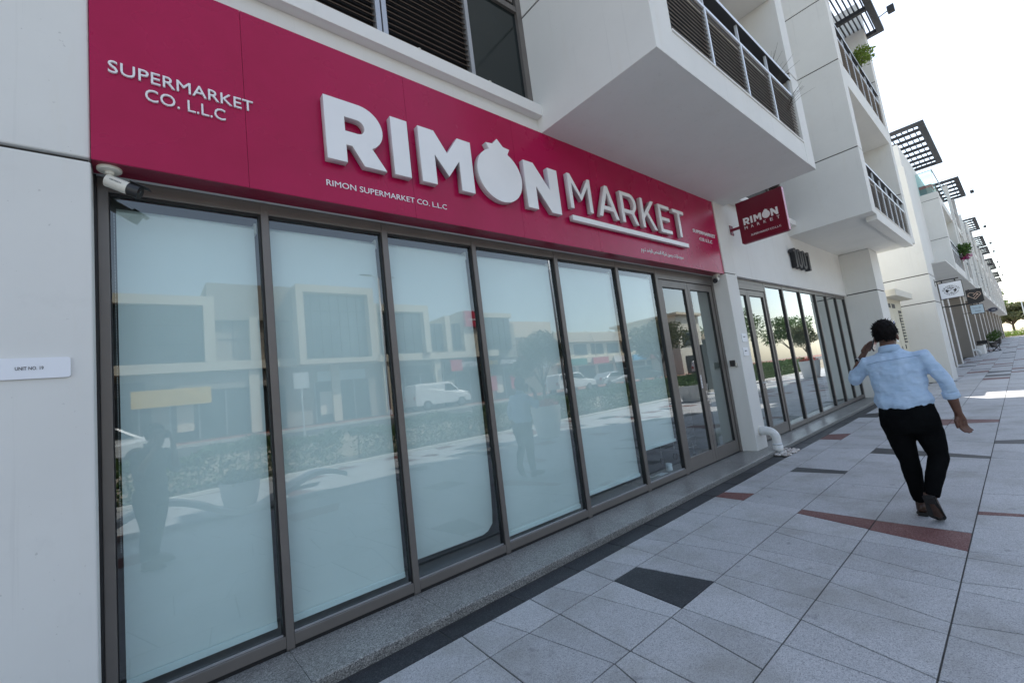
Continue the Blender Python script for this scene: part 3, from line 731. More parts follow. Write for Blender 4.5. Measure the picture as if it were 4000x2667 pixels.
LN = ([(3.078, B0), (3.220, B0), (3.220, 3.612), (3.425, B0), (3.575, B0), (3.575, B1+0.012), (3.432, B1+0.012), (3.432, 3.600), (3.215, B1+0.012), (3.078, B1+0.012)], [])
for L_ in (LR, LI, LM): letter(*L_)
letter(*LO, name='pomegranate_emblem'); letter(*LN)
# MARKET in thin strokes
C0_, C1_ = 3.472, 3.884
w = 0.052
def thin(outline, holes=()): return letter(outline, holes, 0.05, 'letter', 'letter')
thin([(3.752, C0_), (3.752+w, C0_), (3.752+w, 3.785), (3.955, 3.590), (4.093, 3.785), (4.093, C0_), (4.147, C0_), (4.147, C1_), (4.106, C1_), (3.953, 3.655), (3.796, C1_), (3.752, C1_)])
thin([(4.268, C0_), (4.325, C0_), (4.365, 3.566), (4.560, 3.566), (4.600, C0_), (4.660, C0_), (4.490, C1_), (4.436, C1_)], [[(4.386, 3.613), (4.463, 3.800), (4.540, 3.613)]])
thin([(4.745, C1_), (4.94, C1_)] + arc(4.955, 3.752, 0.135, 0.132, 88, -58, 12) + [(5.022, 3.612), (5.100, C0_), (5.038, C0_), (4.958, 3.606), (4.800, 3.606), (4.800, C0_), (4.745, C0_)],
     [[(4.800, 3.838), (4.800, 3.652)] + arc(4.950, 3.745, 0.085, 0.093, -90, 90, 10)])
thin([(5.205, C0_), (5.260, C0_), (5.260, 3.600), (5.330, 3.668), (5.488, C0_), (5.555, C0_), (5.370, 3.705), (5.540, C1_), (5.470, C1_), (5.260, 3.668), (5.260, C1_), (5.205, C1_)])
thin([(5.655, C0_), (5.955, C0_), (5.955, C0_+0.046), (5.712, C0_+0.046), (5.712, 3.655), (5.925, 3.655), (5.925, 3.700), (5.712, 3.700), (5.712, C1_-0.046), (5.952, C1_-0.046), (5.952, C1_), (5.655, C1_)])
thin([(6.185, C0_), (6.243, C0_), (6.243, C1_-0.047), (6.372, C1_-0.047), (6.372, C1_), (6.056, C1_), (6.056, C1_-0.047), (6.185, C1_-0.047)])
letter([(3.755, 3.328), (6.385, 3.328), (6.385, 3.384), (3.755, 3.384)], (), 0.05, 'letter', 'underline_bar')
# small raised lettering
yt = YP-0.007
text_letters('letter', 'SUPERMARKET', (-0.090, yt, 3.580), EX, EZ, (0.722, 0.076), M['print_white'], fs, 0.0, 0.006)
text_letters('letter', 'CO. L.L.C', (0.070, yt, 3.463), EX, EZ, (0.400, 0.076), M['print_white'], fs, 0.0, 0.006)
text_letters('letter', 'RIMON SUPERMARKET CO. L.L.C', (1.082, YP-0.003, 3.166), EX, EZ, (1.030, 0.046), M['print_white'], fs, 0.0, 0.0025)
text_letters('letter', 'SUPERMARKET', (6.725, yt, 3.645), EX, EZ, (0.775, 0.055), M['print_white'], fs, 0.0, 0.006)
text_letters('letter', 'CO. L.L.C', (6.910, yt, 3.530), EX, EZ, (0.435, 0.055), M['print_white'], fs, 0.0, 0.006)
FORMS = {'ا': 'FE8D FE8E', 'ب': 'FE8F FE90 FE91 FE92', 'ة': 'FE93 FE94', 'ت': 'FE95 FE96 FE97 FE98', 'ح': 'FEA1 FEA2 FEA3 FEA4', 'خ': 'FEA5 FEA6 FEA7 FEA8',
         'د': 'FEA9 FEAA', 'ذ': 'FEAB FEAC', 'ر': 'FEAD FEAE', 'س': 'FEB1 FEB2 FEB3 FEB4', 'ش': 'FEB5 FEB6 FEB7 FEB8', 'ص': 'FEB9 FEBA FEBB FEBC', 'ك': 'FED9 FEDA FEDB FEDC',
         'ل': 'FEDD FEDE FEDF FEE0', 'م': 'FEE1 FEE2 FEE3 FEE4', 'ن': 'FEE5 FEE6 FEE7 FEE8', 'و': 'FEED FEEE', 'ي': 'FEF1 FEF2 FEF3 FEF4'}
def shape_ar(s):
    F = {k: [chr(int(c, 16)) for c in v.split()] for k, v in FORMS.items()}; out = []
    for i, ch in enumerate(s):
        if ch not in F: out.append(ch); continue
        pj_ = i > 0 and s[i-1] in F and len(F[s[i-1]]) == 4
        nj = len(F[ch]) == 4 and i+1 < len(s) and s[i+1] in F
        out.append(F[ch][(1 if not nj else 3) if pj_ else (0 if not nj else 2)])
    return ''.join(reversed(out))
ar = text_obj('arabic_lettering', shape_ar('سوبرماركت ريمون شركة الشخص الواحد ذ.م.م'), (5.15, YP-0.003, 3.125), EX, EZ, 0.1, M['print_white'], fs, 0.012, 0.0025, (1.12, 0.082))
# ------------------------------------------------------------------ hanging sign
hx = 8.47
hs = thing('hanging_sign', 'square dark red sign box reading RIMON MARKET on a wall bracket', 'sign', (hx, -0.65, 3.65))
hy0, hy1, hz0, hz1 = -1.045, -0.275, 3.655, 4.425
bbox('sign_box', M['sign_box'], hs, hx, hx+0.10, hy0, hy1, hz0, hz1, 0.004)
bbox('side_return', M['sign_box_edge'], hs, hx+0.006, hx+0.094, hy0-0.003, hy0-0.0005, hz0+0.004, hz1-0.004)
bbox('bottom_lip', M['sign_edge'], hs, hx+0.012, hx+0.088, hy0+0.02, hy1-0.02, hz0-0.012, hz0-0.0005)
bbox('bracket_arm', M['sign_edge'], hs, hx+0.03, hx+0.07, hy1+0.0005, YW+0.062, 3.955, 4.0)
bbox('bracket_tube', M['sign_edge'], hs, 7.95, hx+0.029, YPR-0.03, YPR-0.012, 3.962, 3.992) if False else None
bp_ = bbox('bracket_plate', M['sign_edge'], hs, hx-0.02, hx+0.12, YW+0.052, YW+0.0585, 3.88, 4.07, 0.003)
for dx in (0.0, 0.10):
    for z in (3.905, 4.045):
        bm = NB(); tube(bm, [(hx+dx, YW+0.0515, z), (hx+dx, YW+0.045, z)], 0.011, 10); ob('bolt', recalc(bm), M['black'], hs)
xf = hx-0.0015
YD = Vector((0, -1, 0))
# the face is seen from -x, so text runs towards -y
def htext(body, y, z, wd, ht, bold=0.0, mat='print_white', space=1.0): return text_letters('letter', body, (xf, y, z), YD, EZ, (wd, ht), M[mat], hs, bold, 0.0012, space)
sh = hy1-hy0
ks = 0.575/(3.575-1.085)
fm = lambda c: (xf-c.z, hy1-0.085-(c.x-1.085)*ks, 3.975+(c.y-B0)*ks*1.12)
for L_ in (LR, LI, LM, LN): letter(*L_, depth=0.0016, mat='print_white', fmap=fm, parent=hs, bev=0.0)
letter(*LO, depth=0.0016, mat='print_white', name='pomegranate_emblem', fmap=fm, parent=hs, bev=0.0)
for k, ch in enumerate('MARKET'): text_obj('letter', ch, (xf, hy1-0.088-0.107*k, 3.895), YD, EZ, 0.06, M['print_white'], hs, 0.0, 0.0012, (0.045 if ch != 'M' else 0.05, 0.052))
htext('SUPERMARKET.CO.L.L.C', hy1-0.175, 3.745, 0.49, 0.034, 0.0)
# ------------------------------------------------------------------ house number, plates
nm = thing('house_number', 'black raised numerals 1001 on the white wall beside the red sign', 'number sign', (12.1, -0.12, 3.5))
YN = YW+0.06
def numeral(ch, x, wd):
    if ch == '1': out, ho = [(x+wd*0.45, 3.535), (x+wd, 3.535), (x+wd, 3.985), (x+wd*0.5, 3.985), (x, 3.93), (x, 3.88), (x+wd*0.45, 3.90)], ()
    else:
        c = (x+wd/2, 3.76); out = arc(c[0], c[1]+0.115, wd/2, 0.115, 0, 180, 10)+arc(c[0], c[1]-0.115, wd/2, 0.115, 180, 360, 10)
        ho = [arc(c[0], c[1]+0.11, wd/5, 0.06, 0, 180, 8)+arc(c[0], c[1]-0.11, wd/5, 0.06, 180, 360, 8)]
    bmn = letter(out, ho, 0.10, 'charcoal', 'numeral', YN-0.115)
    bmn.parent = nm; bmn.location = -wloc(nm)
    bmn.data.materials.clear(); bmn.data.materials.append(M['charcoal']); bmn.data.materials.append(M['black'])
for ch, x, wd in (('1', 11.50, 0.20), ('0', 11.76, 0.28), ('0', 12.10, 0.28), ('1', 12.44, 0.22)): numeral(ch, x, wd)
for x in (11.65, 11.9, 12.24, 12.58): bbox('standoff', M['black'], nm, x-0.01, x+0.01, YN-0.016, YN, 3.72, 3.74)
def plate(label, x0, x1, y, z0, z1, txt, sz, group=None):
    p = thing('unit_plate', label, 'plate', ((x0+x1)/2, y, z0), group)
    bm = NB(); r_ = 0.012; pts = []
    for cx, cz, a in ((x1-r_, z1-r_, 0), (x0+r_, z1-r_, 90), (x0+r_, z0+r_, 180), (x1-r_, z0+r_, 270)): pts += [(cx+r_*math.cos(rad(a+t)), y-0.012, cz+r_*math.sin(rad(a+t))) for t in (0, 30, 60, 90)]
    prism(bm, pts, (0, 1, 0), 0.011); ob('plate', recalc(bm), M['plate'], p)
    text_letters('letter', txt, (sz[0], y-0.0128, sz[1]), EX, EZ, (sz[2], sz[3]), M['print_dark'], p, 0.004, 0.0006)
a0 = onY(1e-3, 1440, YS); a1 = onY(277, 1430, YS)
t0 = onY(60, 1446, YS); t1 = onY(172, 1437, YS)
plate('white rounded plate reading UNIT NO. 19 on the left pier', -0.625, a1.x, YS, onY(139, 1479, YS).z, onY(139, 1398, YS).z, 'UNIT NO. 19', (t0.x, onY(116, 1446, YS).z, t1.x-t0.x, 0.0165))
pu = onY(*rz((2500, 1000, 3.92), 1557, 1205), YPR); pl = onY(*rz((2500, 1000, 3.92), 1675, 1300), YPR)
plate('upper of two small white plates on the pier between the shops', 7.78, 7.98, YPR, 1.86, 2.00, 'UNIT 7', (7.83, 1.93, 0.09, 0.022), 'small unit plates on the pier')
plate('lower of two small white plates on the pier between the shops', 7.74, 7.94, YPR, 1.62, 1.76, 'UNIT 8', (7.79, 1.69, 0.09, 0.022), 'small unit plates on the pier')
# ------------------------------------------------------------------ security cameras
def bullet_cam(label, base, yaw, pitch, brand=True):
    c = thing('security_camera', label, 'camera', base, 'security cameras under the fascia')
    B = Vector(base)
    bm = NB(); lathe(bm, [(0.055, 0), (0.055, -0.012), (0.050, -0.017), (0.022, -0.020), (0.020, -0.035), (0.014, -0.037), (0.014, -0.062)], B, 28); ob('mount', recalc(bm), M['white_plastic'], c, False)
    d = Vector((math.cos(yaw)*math.cos(pitch), math.sin(yaw)*math.cos(pitch), math.sin(pitch)))
    p = B+Vector((0, 0, -0.075))
    bm = NB(); tube(bm, [p+Vector((0, 0, 0.015)), p-d*0.01], [0.016, 0.018], 14); tube(bm, [p-d*0.015, p-d*0.012, p+d*0.095], [0.028, 0.035, 0.036], 24); body = ob('body', recalc(bm), M['white_plastic'], c, False)
    s_ = d.cross(Vector((0, 0, 1))).normalized(); n_ = s_.cross(d)
    bm = NB(); tube(bm, [p+d*0.0955, p+d*0.15], [0.0368, 0.0368], 24); ob('front_hood', recalc(bm), M['black'], c, False)
    bm = NB(); tube(bm, [p+d*0.1505, p+d*0.153], [0.014, 0.012], 16); ob('lens', recalc(bm), M['charcoal'], c, False)
    bm = NB(); prism(bm, [p+d*0.09+n_*0.038-s_*0.03, p+d*0.09+n_*0.038+s_*0.03, p+d*0.185+n_*0.036+s_*0.022, p+d*0.185+n_*0.036-s_*0.022], n_, 0.003); ob('visor', recalc(bm), M['black'], c)
    if brand: text_obj('printed_name', 'HIKVISION', p+d*0.012-s_*0.0, d, n_, 0.01, M['print_dark'], body, 0.0, 0.0003, (0.055, 0.009)).location = (s_*0.0362)
    return c
bullet_cam('white bullet camera with black front at the left end of the fascia', (-0.095, -0.135, SB-0.004), rad(-18), rad(-24))
bullet_cam('dark bullet camera under the right end of the fascia by the pier', (7.50, -0.13, SB-0.004), rad(188), rad(-20), False)
# ------------------------------------------------------------------ pergola over the second box, roof edge
pergola(b2, 12.9, 17.62, -2.10, 0.6, 11.02, 3, 26, along='y')
fl = thing('floodlight', 'small black floodlight on an arm at the corner of the near pergola', 'floodlight', (17.5, -2.1, 11.1), 'roof floodlights')
def flood(parent, p):
    bm = NB(); tube(bm, [p, Vector(p)+Vector((0, -0.22, 0.05))], 0.015, 8); ob('arm', recalc(bm), M['charcoal'], parent)
    x, y, z = p; bbox('head', M['black'], parent, x-0.09, x+0.09, y-0.36, y-0.2, z-0.04, z+0.14, 0.01)
flood(fl, (16.9, -2.1, 11.1))
# ------------------------------------------------------------------ drain pipe with pebbles
dp = thing('drain_pipe', 'white ribbed plastic drain elbow coming out of the pier', 'pipe', (7.9, -0.3, 0.0))
pa = onY(*rz((2600, 1600, 3.92), 1455, 420), YPR); pipe_r = 0.066
c0 = Vector((7.84, YPR, 0.36))
pts = [c0+Vector((0, -0.001, 0))]; rads = []
for k in range(0, 5): pass
path = [c0, c0+Vector((0.0, -0.10, 0.002))]
R_ = 0.13; cy = YPR-0.10; cz = c0.z-R_
for a in range(10, 91, 8): path.append(Vector((c0.x, cy-R_*math.sin(rad(a)), cz+R_*math.cos(rad(a)))))
path += [Vector((c0.x, cy-R_, 0.12)), Vector((c0.x, cy-R_, 0.03))]
bm = NB(); tube(bm, path, pipe_r, 28); ob('elbow', recalc(bm), M['pipe'], dp, True)
for k in range(5):
    y = YPR-0.018-0.022*k; bm = NB(); tube(bm, [(c0.x, y, c0.z), (c0.x, y-0.008, c0.z)], pipe_r+0.005, 28); ob('rib', recalc(bm), M['pipe'], dp, True)
bm = NB(); tube(bm, [(c0.x, cy-R_, 0.165), (c0.x, cy-R_, 0.135)], pipe_r+0.004, 28); ob('collar', recalc(bm), M['rail'], dp, True)
bm = NB(); tube(bm, [(c0.x, cy-R_, 0.13), (c0.x, cy-R_, 0.02)], pipe_r+0.0065, 28); ob('socket', recalc(bm), M['pipe'], dp, True)
bm = NB(); tube(bm, [(c0.x, YPR+0.001, c0.z), (c0.x, YPR-0.005, c0.z)], pipe_r+0.012, 28); ob('wall_flange', recalc(bm), M['white_plastic'], dp, True)
pb = thing('pebble_pile', 'heap of white and pinkish pebbles under the drain pipe', 'pebbles', (7.8, -0.56, 0))
M['pebble'] = []
for c in ((0.72, 0.71, 0.68), (0.60, 0.55, 0.52), (0.46, 0.44, 0.43), (0.66, 0.58, 0.54)): M['pebble'].append(simple('pebble', c, 0.5, var=0.15, vscale=30))
prn = random.Random(3); pmesh = []
for k in range(6):
    bm = NB(); bmesh.ops.create_icosphere(bm, subdivisions=2, radius=1.0)
    for v in bm.verts: v.co *= 1+prn.uniform(-0.09, 0.09)
    me = bpy.data.meshes.new('pebble'); bm.to_mesh(me); bm.free(); me.shade_smooth(); me.materials.append(M['pebble'][k % 4]); pmesh.append(me)
for k in range(95):
    o = bpy.data.objects.new('pebble', prn.choice(pmesh)); link(o, pb)
    r_ = prn.uniform(0.011, 0.022); lay = 0 if k < 70 else 1
    x = prn.uniform(PEB[0]+0.01, PEB[1]+0.06); y = prn.uniform(-0.70, -0.485)
    o.location = Vector((x, y, r_*0.55+lay*0.016+0.012)) - wloc(pb)
    o.scale = (r_*prn.uniform(1.1, 1.6), r_*prn.uniform(0.9, 1.2), r_*0.75); o.rotation_euler = (prn.uniform(-.3, .3), prn.uniform(-.3, .3), prn.uniform(0, 6.28))
bbox('pocket_bed', M['grout'], pb, PEB[0], PEB[1], -0.672, -0.475, -0.02, 0.006)
# dry grasses on the balcony, shrub on the upper balcony
def blades(bm, c, n, h, spread, r_, seed):
    g = random.Random(seed)
    for k in range(n):
        a = g.uniform(0, 6.28); L = h*g.uniform(0.6, 1.1); s_ = spread*g.uniform(0.2, 1.0)
        p0 = Vector(c)+Vector((g.uniform(-.04, .04), g.uniform(-.04, .04), 0))
        pts = [p0+Vector((math.cos(a)*s_*t**2, math.sin(a)*s_*t**2, L*t-0.25*s_*t**3)) for t in (0, .25, .5, .75, 1)]
        tube(bm, pts, [r_, r_, r_*0.8, r_*0.5, r_*0.2], 4)
M['dry_grass'] = simple('dark_dry_grass', (0.06, 0.055, 0.045), 0.8)
M['terracotta'] = simple('dark_planter', (0.10, 0.09, 0.085), 0.7)
gp = thing('grass_planter', 'thin dark ornamental grass in a box on the near balcony', 'plant', (7.45, -1.35, 4.66))
bbox('planter_box', M['terracotta'], gp, 7.2, 7.62, -1.5, -1.2, 4.53, 5.3)
bm = NB(); blades(bm, (7.42, -1.42, 5.3), 26, 0.85, 0.55, 0.006, 5); blades(bm, (7.5, -1.5, 5.0), 10, 0.5, 0.5, 0.005, 6); tag(ob('grass_blades', recalc(bm), M['dry_grass'], gp), kind='stuff')
def leaf_mat(name, lo, hi, trans=0.25):
    m, nt, b = new_mat(name); oi = N(nt, 'ShaderNodeObjectInfo'); f = noise(nt, 3.0, 3); f2 = noise(nt, 25, 2)
    c = mixc(nt, f2, ramp(nt, f, [(0.3, lo), (0.7, hi)]), tuple(x*1.3 for x in hi)); nt.links.new(c, b.inputs['Base Color'])
    b.inputs['Roughness'].default_value = 0.55; b.inputs['Specular IOR Level'].default_value = 0.3
    b.inputs['Subsurface Weight'].default_value = 0.0
    tl = N(nt, 'ShaderNodeBsdfTranslucent'); nt.links.new(c, tl.inputs[0]); mx = N(nt, 'ShaderNodeMixShader'); mx.inputs[0].default_value = trans
    nt.links.new(b.outputs[0], mx.inputs[1]); nt.links.new(tl.outputs[0], mx.inputs[2]); nt.links.new(mx.outputs[0], nt.nodes['Material Output'].inputs[0]); return m
M['leaf'] = leaf_mat('green_leaves', (0.035, 0.075, 0.018), (0.07, 0.13, 0.03))
M['leaf_bright'] = leaf_mat('bright_leaves', (0.08, 0.13, 0.02), (0.14, 0.20, 0.035), 0.35)
M['leaf_olive'] = leaf_mat('olive_leaves', (0.055, 0.065, 0.03), (0.11, 0.12, 0.055))
M['flower'] = simple('pink_flowers', (0.45, 0.06, 0.22), 0.6)
M['flower_red'] = simple('red_flowers', (0.5, 0.05, 0.02), 0.6)
M['bark'] = simple('bark', (0.10, 0.075, 0.055), 0.9, var=0.3, vscale=15)
def leaves(bm, fn, n, size, seed):
    """n leaf-shaped quads; fn(rng) -> point"""
    g = random.Random(seed)
    for k in range(n):
        p = fn(g)
        if p is None: continue
        p = Vector(p); d = Vector((g.uniform(-1, 1), g.uniform(-1, 1), g.uniform(-0.6, 0.9))).normalized()
        s_ = d.cross(Vector((g.uniform(-1, 1), g.uniform(-1, 1), g.uniform(-1, 1)))).normalized(); L = size*g.uniform(0.6, 1.3); w_ = L*0.42
        a, b_, c, e = [bm.verts.new(q) for q in (p, p+d*L*0.5+s_*w_*0.5, p+d*L, p+d*L*0.5-s_*w_*0.5)]; bm.faces.new((a, b_, c, e))
def clump_fn(cs):
    """random point in a set of ellipsoid clumps (centre, radii), denser near the surface"""
    def f(g):
        c, r_ = g.choice(cs); d = Vector((g.gauss(0, 1), g.gauss(0, 1), g.gauss(0, 1))).normalized(); t = g.uniform(0.25, 1.0)**0.5
        return (c[0]+d.x*r_[0]*t, c[1]+d.y*r_[1]*t, c[2]+d.z*r_[2]*t)
    return f
sb = thing('balcony_shrub', 'bright green shrub leaning over the upper balcony rail', 'plant', (16.0, -1.5, 8.4))
bm = NB(); leaves(bm, clump_fn([((15.0, -1.72, 9.25), (.42, .22, .22)), ((15.35, -1.8, 9.42), (.35, .18, .18)), ((14.75, -1.68, 9.12), (.3, .2, .2))]), 420, 0.12, 4); tag(ob('foliage', bm, M['leaf_bright'], sb), kind='stuff')
bm = NB(); tube(bm, [(15.0, -1.4, 8.0), (15.0, -1.6, 8.7), (15.05, -1.72, 9.2)], 0.02, 6); ob('stem', bm, M['bark'], sb)
bbox('pot', M['terracotta'], sb, 14.8, 15.2, -1.55, -1.2, 7.88, 8.2)
# ------------------------------------------------------------------ passage, utility cabinet, the terrace beyond
M['cab'] = simple('cream_metal_doors', (0.66, 0.62, 0.48), 0.45, var=0.05)
uc = thing('utility_cabinet', 'cream utility cupboard with double doors and louvres in the passage', 'cabinet', (18.6, -0.6, 0))
ux0, ux1, uy = 17.6, 20.3, -0.72
bbox('body', M['cab'], uc, ux0, ux1, uy, 0.4, 0.0, 2.95)
bbox('canopy', M['wall_cream'], uc, ux0-0.15, ux1+0.25, uy-0.32, 0.5, 2.955, 3.16, 0.01)
for x0, x1 in ((17.75, 18.55), (18.57, 19.37)):
    d = bbox('door', M['cab'], uc, x0, x1, uy-0.022, uy-0.0005, 0.10, 2.55, 0.004)
    bbox('sunk_panel', M['cab'], d, x0+0.1, x1-0.1, uy-0.028, uy-0.0225, 0.25, 2.40, 0.003)
    for z in (0.4, 1.3, 2.2): bbox('hinge', M['black'], d, (x0 if x0 < 18 else x1)-0.02, (x0 if x0 < 18 else x1)+0.02, uy-0.04, uy-0.023, z, z+0.14)
bbox('door_handle', M['steel'], uc, 18.60, 18.64, uy-0.06, uy-0.03, 1.15, 1.4); bbox('padlock', M['steel'], uc, 18.60, 18.66, uy-0.06, uy-0.03, 1.0, 1.09)
for k in range(2): bbox('vent_slot', M['gasket'], uc, 17.85+0.75*k, 18.4+0.75*k, uy-0.004, uy-0.0003, 2.66, 2.80)
for k in range(10): bbox('louvre', M['cab'], uc, 19.55, 20.1, uy-0.03, uy-0.001, 1.55+0.1*k, 1.6+0.1*k)
bbox('louvre_back', M['gasket'], uc, 19.52, 20.12, uy-0.0012, uy-0.0002, 1.5, 2.6)
nt_ = bbox('notice', M['plate'], uc, 18.0, 18.3, uy-0.03, uy-0.0285, 1.55, 2.25)
bbox('notice_blue', simple('blue_notice', (0.30, 0.36, 0.62), 0.5), nt_, 18.05, 18.25, uy-0.0312, uy-0.0302, 1.95, 2.22); bbox('notice_red', simple('red_notice', (0.55, 0.18, 0.16), 0.5), nt_, 18.05, 18.25, uy-0.0312, uy-0.0302, 1.65, 1.90)
# terrace row
tr = thing('terrace_building', 'long pale terrace with taupe columns and stepped balcony boxes beyond the passage', 'building', (40, 0, 0))
W2 = lambda *a, **k: wall(*a, parent=k.pop('parent', tr), **k)
XS = 21.2
for a, b in ((0.0, 2.79), (2.82, 3.78), (3.81, 7.8)): W2(XS, XS+1.6, -1.52, 6.0, a, b, name='pier', bev=0.008)
bbox('shadow_joint', M['joint'], tr, XS+0.02, XS+1.58, -1.5, 6, 2.7, 3.9)
W2(XS+1.6, 130, -0.25, 9, 0.0, 4.4, name='ground_wall', bev=0)
W2(XS+1.6, 128, -1.35, 9, 4.40, 9.2, name='upper_wall', bev=0)
W2(XS+2.0, 128, -0.6, 9, 7.8, 9.6, name='upper_wall', bev=0)  # start set back so sun passes over the passage onto the pavement
# third box with a glazed terrace on its roof
X3 = 26.7
for a, b in ((4.34, 5.77), (5.79, 7.55)): W2(X3, X3+0.5, -1.92, -0.2, a, b, name='blade_wall', bev=0.006); W2(X3+6.0, X3+6.5, -1.92, -0.2, a, b, name='blade_wall', bev=0.006)
W2(X3, X3+0.5, -1.92, -0.2, 7.57, 7.86, name='blade_wall', bev=0.006)
bbox('shadow_joint', M['joint'], tr, X3+0.02, X3+0.48, -1.9, -0.2, 5.7, 7.6)
W2(X3+0.5, X3+6.0, -1.9, -0.2, 4.345, 4.72, name='edge_beam', bev=0.006)
W2(X3+0.5, X3+6.2, -1.9, -0.2, 7.45, 7.84, name='edge_beam', bev=0.006)
slat_balustrade(tr, X3+0.5, X3+6.0, -1.86, 4.74, 5.45, 5.8, 6, 0.06)
gb = bbox('glass_balustrade', M['glass_clear'], tr, X3+0.01, X3+0.03, -1.88, -0.9, 7.865, 8.85)
bbox('glass_balustrade', M['glass_clear'], tr, X3+0.05, X3+6.2, -1.89, -1.87, 7.865, 8.85)
bbox('glass_capping', M['rail'], gb, X3+0.0, X3+6.2, -1.91, -1.86, 8.851, 8.88)
bbox('glass_capping', M['rail'], gb, X3+0.0, X3+0.045, -1.859, -0.9, 8.851, 8.88)
rb = thing('storage_box', 'red and grey storage box behind the glass balustrade', 'box', (X3+0.6, -1.3, 7.85))
bbox('tub', simple('grey_tub', (0.22, 0.24, 0.24), 0.6), rb, X3+0.3, X3+1.1, -1.75, -1.15, 7.862, 8.2); bbox('lid', simple('red_lid', (0.45, 0.10, 0.09), 0.5), rb, X3+0.28, X3+1.12, -1.78, -1.12, 8.201, 8.33)
pergola(tr, 24.9, 31.7, -2.10, 0.4, 10.4, 8, 13, along='y', fb=0.22)
W2(24.9, 31.7, -0.55, 3, 9.6, 10.38, name='parapet', bev=0)
# flowers on the third box
fp = thing('balcony_flowers', 'trailing pink flowers hanging from the third balcony box', 'plant', (X3+5.4, -1.9, 5.4))
bm = NB(); leaves(bm, clump_fn([((X3+5.3, -2.0, 5.75), (.35, .25, .35)), ((X3+5.8, -2.1, 5.9), (.45, .2, .25))]), 500, 0.16, 8); tag(ob('foliage', bm, M['leaf'], fp), kind='stuff')
bm = NB(); leaves(bm, clump_fn([((X3+5.5, -2.05, 5.45), (.22, .2, .16))]), 220, 0.13, 9); tag(ob('blossom', bm, M['flower'], fp), kind='stuff')
bbox('flower_box', M['terracotta'], fp, X3+5.0, X3+5.9, -1.98, -1.915, 5.4, 5.55)
# repeating bays further along, each with blades, slabs, rails and a dark opening
bays = [(34.2, 38.4, 9.8, 1), (41.5, 45.5, 9.4, 0), (48.0, 53.0, 9.9, 1), (56.0, 61.5, 9.6, 1), (65.0, 70.0, 9.8, 1), (73.5, 79.0, 9.5, 1), (83.0, 89.0, 9.8, 1), (93.0, 100.0, 9.6, 1), (105.0, 113.0, 9.7, 1), (118.0, 127.0, 9.6, 0)]
for k, (a, b, zt, pg) in enumerate(bays):
    for x in (a, b-0.35):
        for z0, z1 in ((4.36, 5.95), (5.97, 7.55), (7.57, zt)): W2(x, x+0.35, -1.95, -0.3, z0, z1, name='blade_wall', bev=0)
        bbox('shadow_joint', M['joint'], tr, x+0.02, x+0.33, -1.93, -0.3, 5.9, 7.6)
    for z in (4.365, 7.40): W2(a+0.35, b-0.35, -1.9, -0.3, z, z+0.35, name='edge_beam', bev=0)
    for z in (4.72, 7.76): bbox('balustrade', M['slat_taupe'], tr, a+0.36, b-0.36, -1.86, -1.82, z, z+0.75); bbox('handrail', M['rail'], tr, a+0.36, b-0.36, -1.89, -1.80, z+0.98, z+1.01)
    for z in (5.0, 8.0): bbox('opening', M['dark_panel'], tr, a+0.4, b-0.4, -1.4, -1.36, z, z+2.0)
    if pg:
        pergola(tr, a-0.5, b+0.2, -2.45, 0.2, zt+0.05, 5, 8, along='y', fb=0.2)
        f_ = thing('floodlight', 'small black floodlight on far pergola number %s from the passage' % ['one', 'two', 'three', 'four', 'five', 'six', 'seven', 'eight', 'nine', 'ten'][k], 'floodlight', (b, -2.45, zt+0.1), 'roof floodlights')
        flood(f_, (b, -2.45, zt+0.12))
    W2(b, b+0.25, -1.62, -0.3, 4.36, zt-0.3, name='fin_wall', bev=0)
W2(XS+1.6, 128, -1.9, 9, 4.30, 4.36, name='soffit', bev=0)
# taupe columns with pale front faces, shop doors and a plinth between
cols = [30.5, 33.5, 42.2, 45.0, 53.0, 60.0, 66.5, 74.0, 83.0, 93.0, 104.0, 116.0, 127.0]
for k, x in enumerate(cols):
    bbox('column', M['wall_taupe'], tr, x, x+0.6, -0.95, -0.2, 0.0, 4.298, 0.006)
    bbox('column_face', M['wall_smooth'], tr, x+0.02, x+0.62, -0.975, -0.952, 0.0, 4.297)
W2(XS+1.6, 30.5, -0.9, -0.2, 0.0, 0.42, name='plinth', bev=0.01)
for k, (a, b) in enumerate(zip(cols, cols[1:])):
    if b-a < 4: continue
    fr_ = bbox('shop_window', M['dark_panel'], tr, a+1.2, b-0.6, -0.29, -0.26, 0.2, 3.0)
    n_ = max(2, int((b-a)/1.6))
    for j in range(n_+1):
        x = a+1.2+(b-a-1.8)*j/n_; bbox('mullion', M['frame_light'], fr_, x-0.04, x+0.04, -0.33, -0.291, 0.1, 3.05)
    bbox('head_rail', M['frame_light'], fr_, a+1.16, b-0.56, -0.33, -0.291, 3.05, 3.15)
bbox('name_plate', M['plate'], tr, 30.47, 30.4995, -0.75, -0.35, 1.9, 2.02)
for k, x in enumerate((42.6, 66.9, 83.4)):
    e = thing('drain_elbow', 'white drain elbow at the foot of the %s far column' % ['nearest', 'middle', 'last'][k], 'pipe', (x, -1.0, 0), 'far drain elbows')
    bm = NB(); tube(bm, [(x, -0.94, 0.42), (x, -1.10, 0.42), (x, -1.2, 0.38), (x, -1.25, 0.28), (x, -1.25, 0.0)], 0.075, 14); ob('elbow', recalc(bm), M['pipe'], e, True)
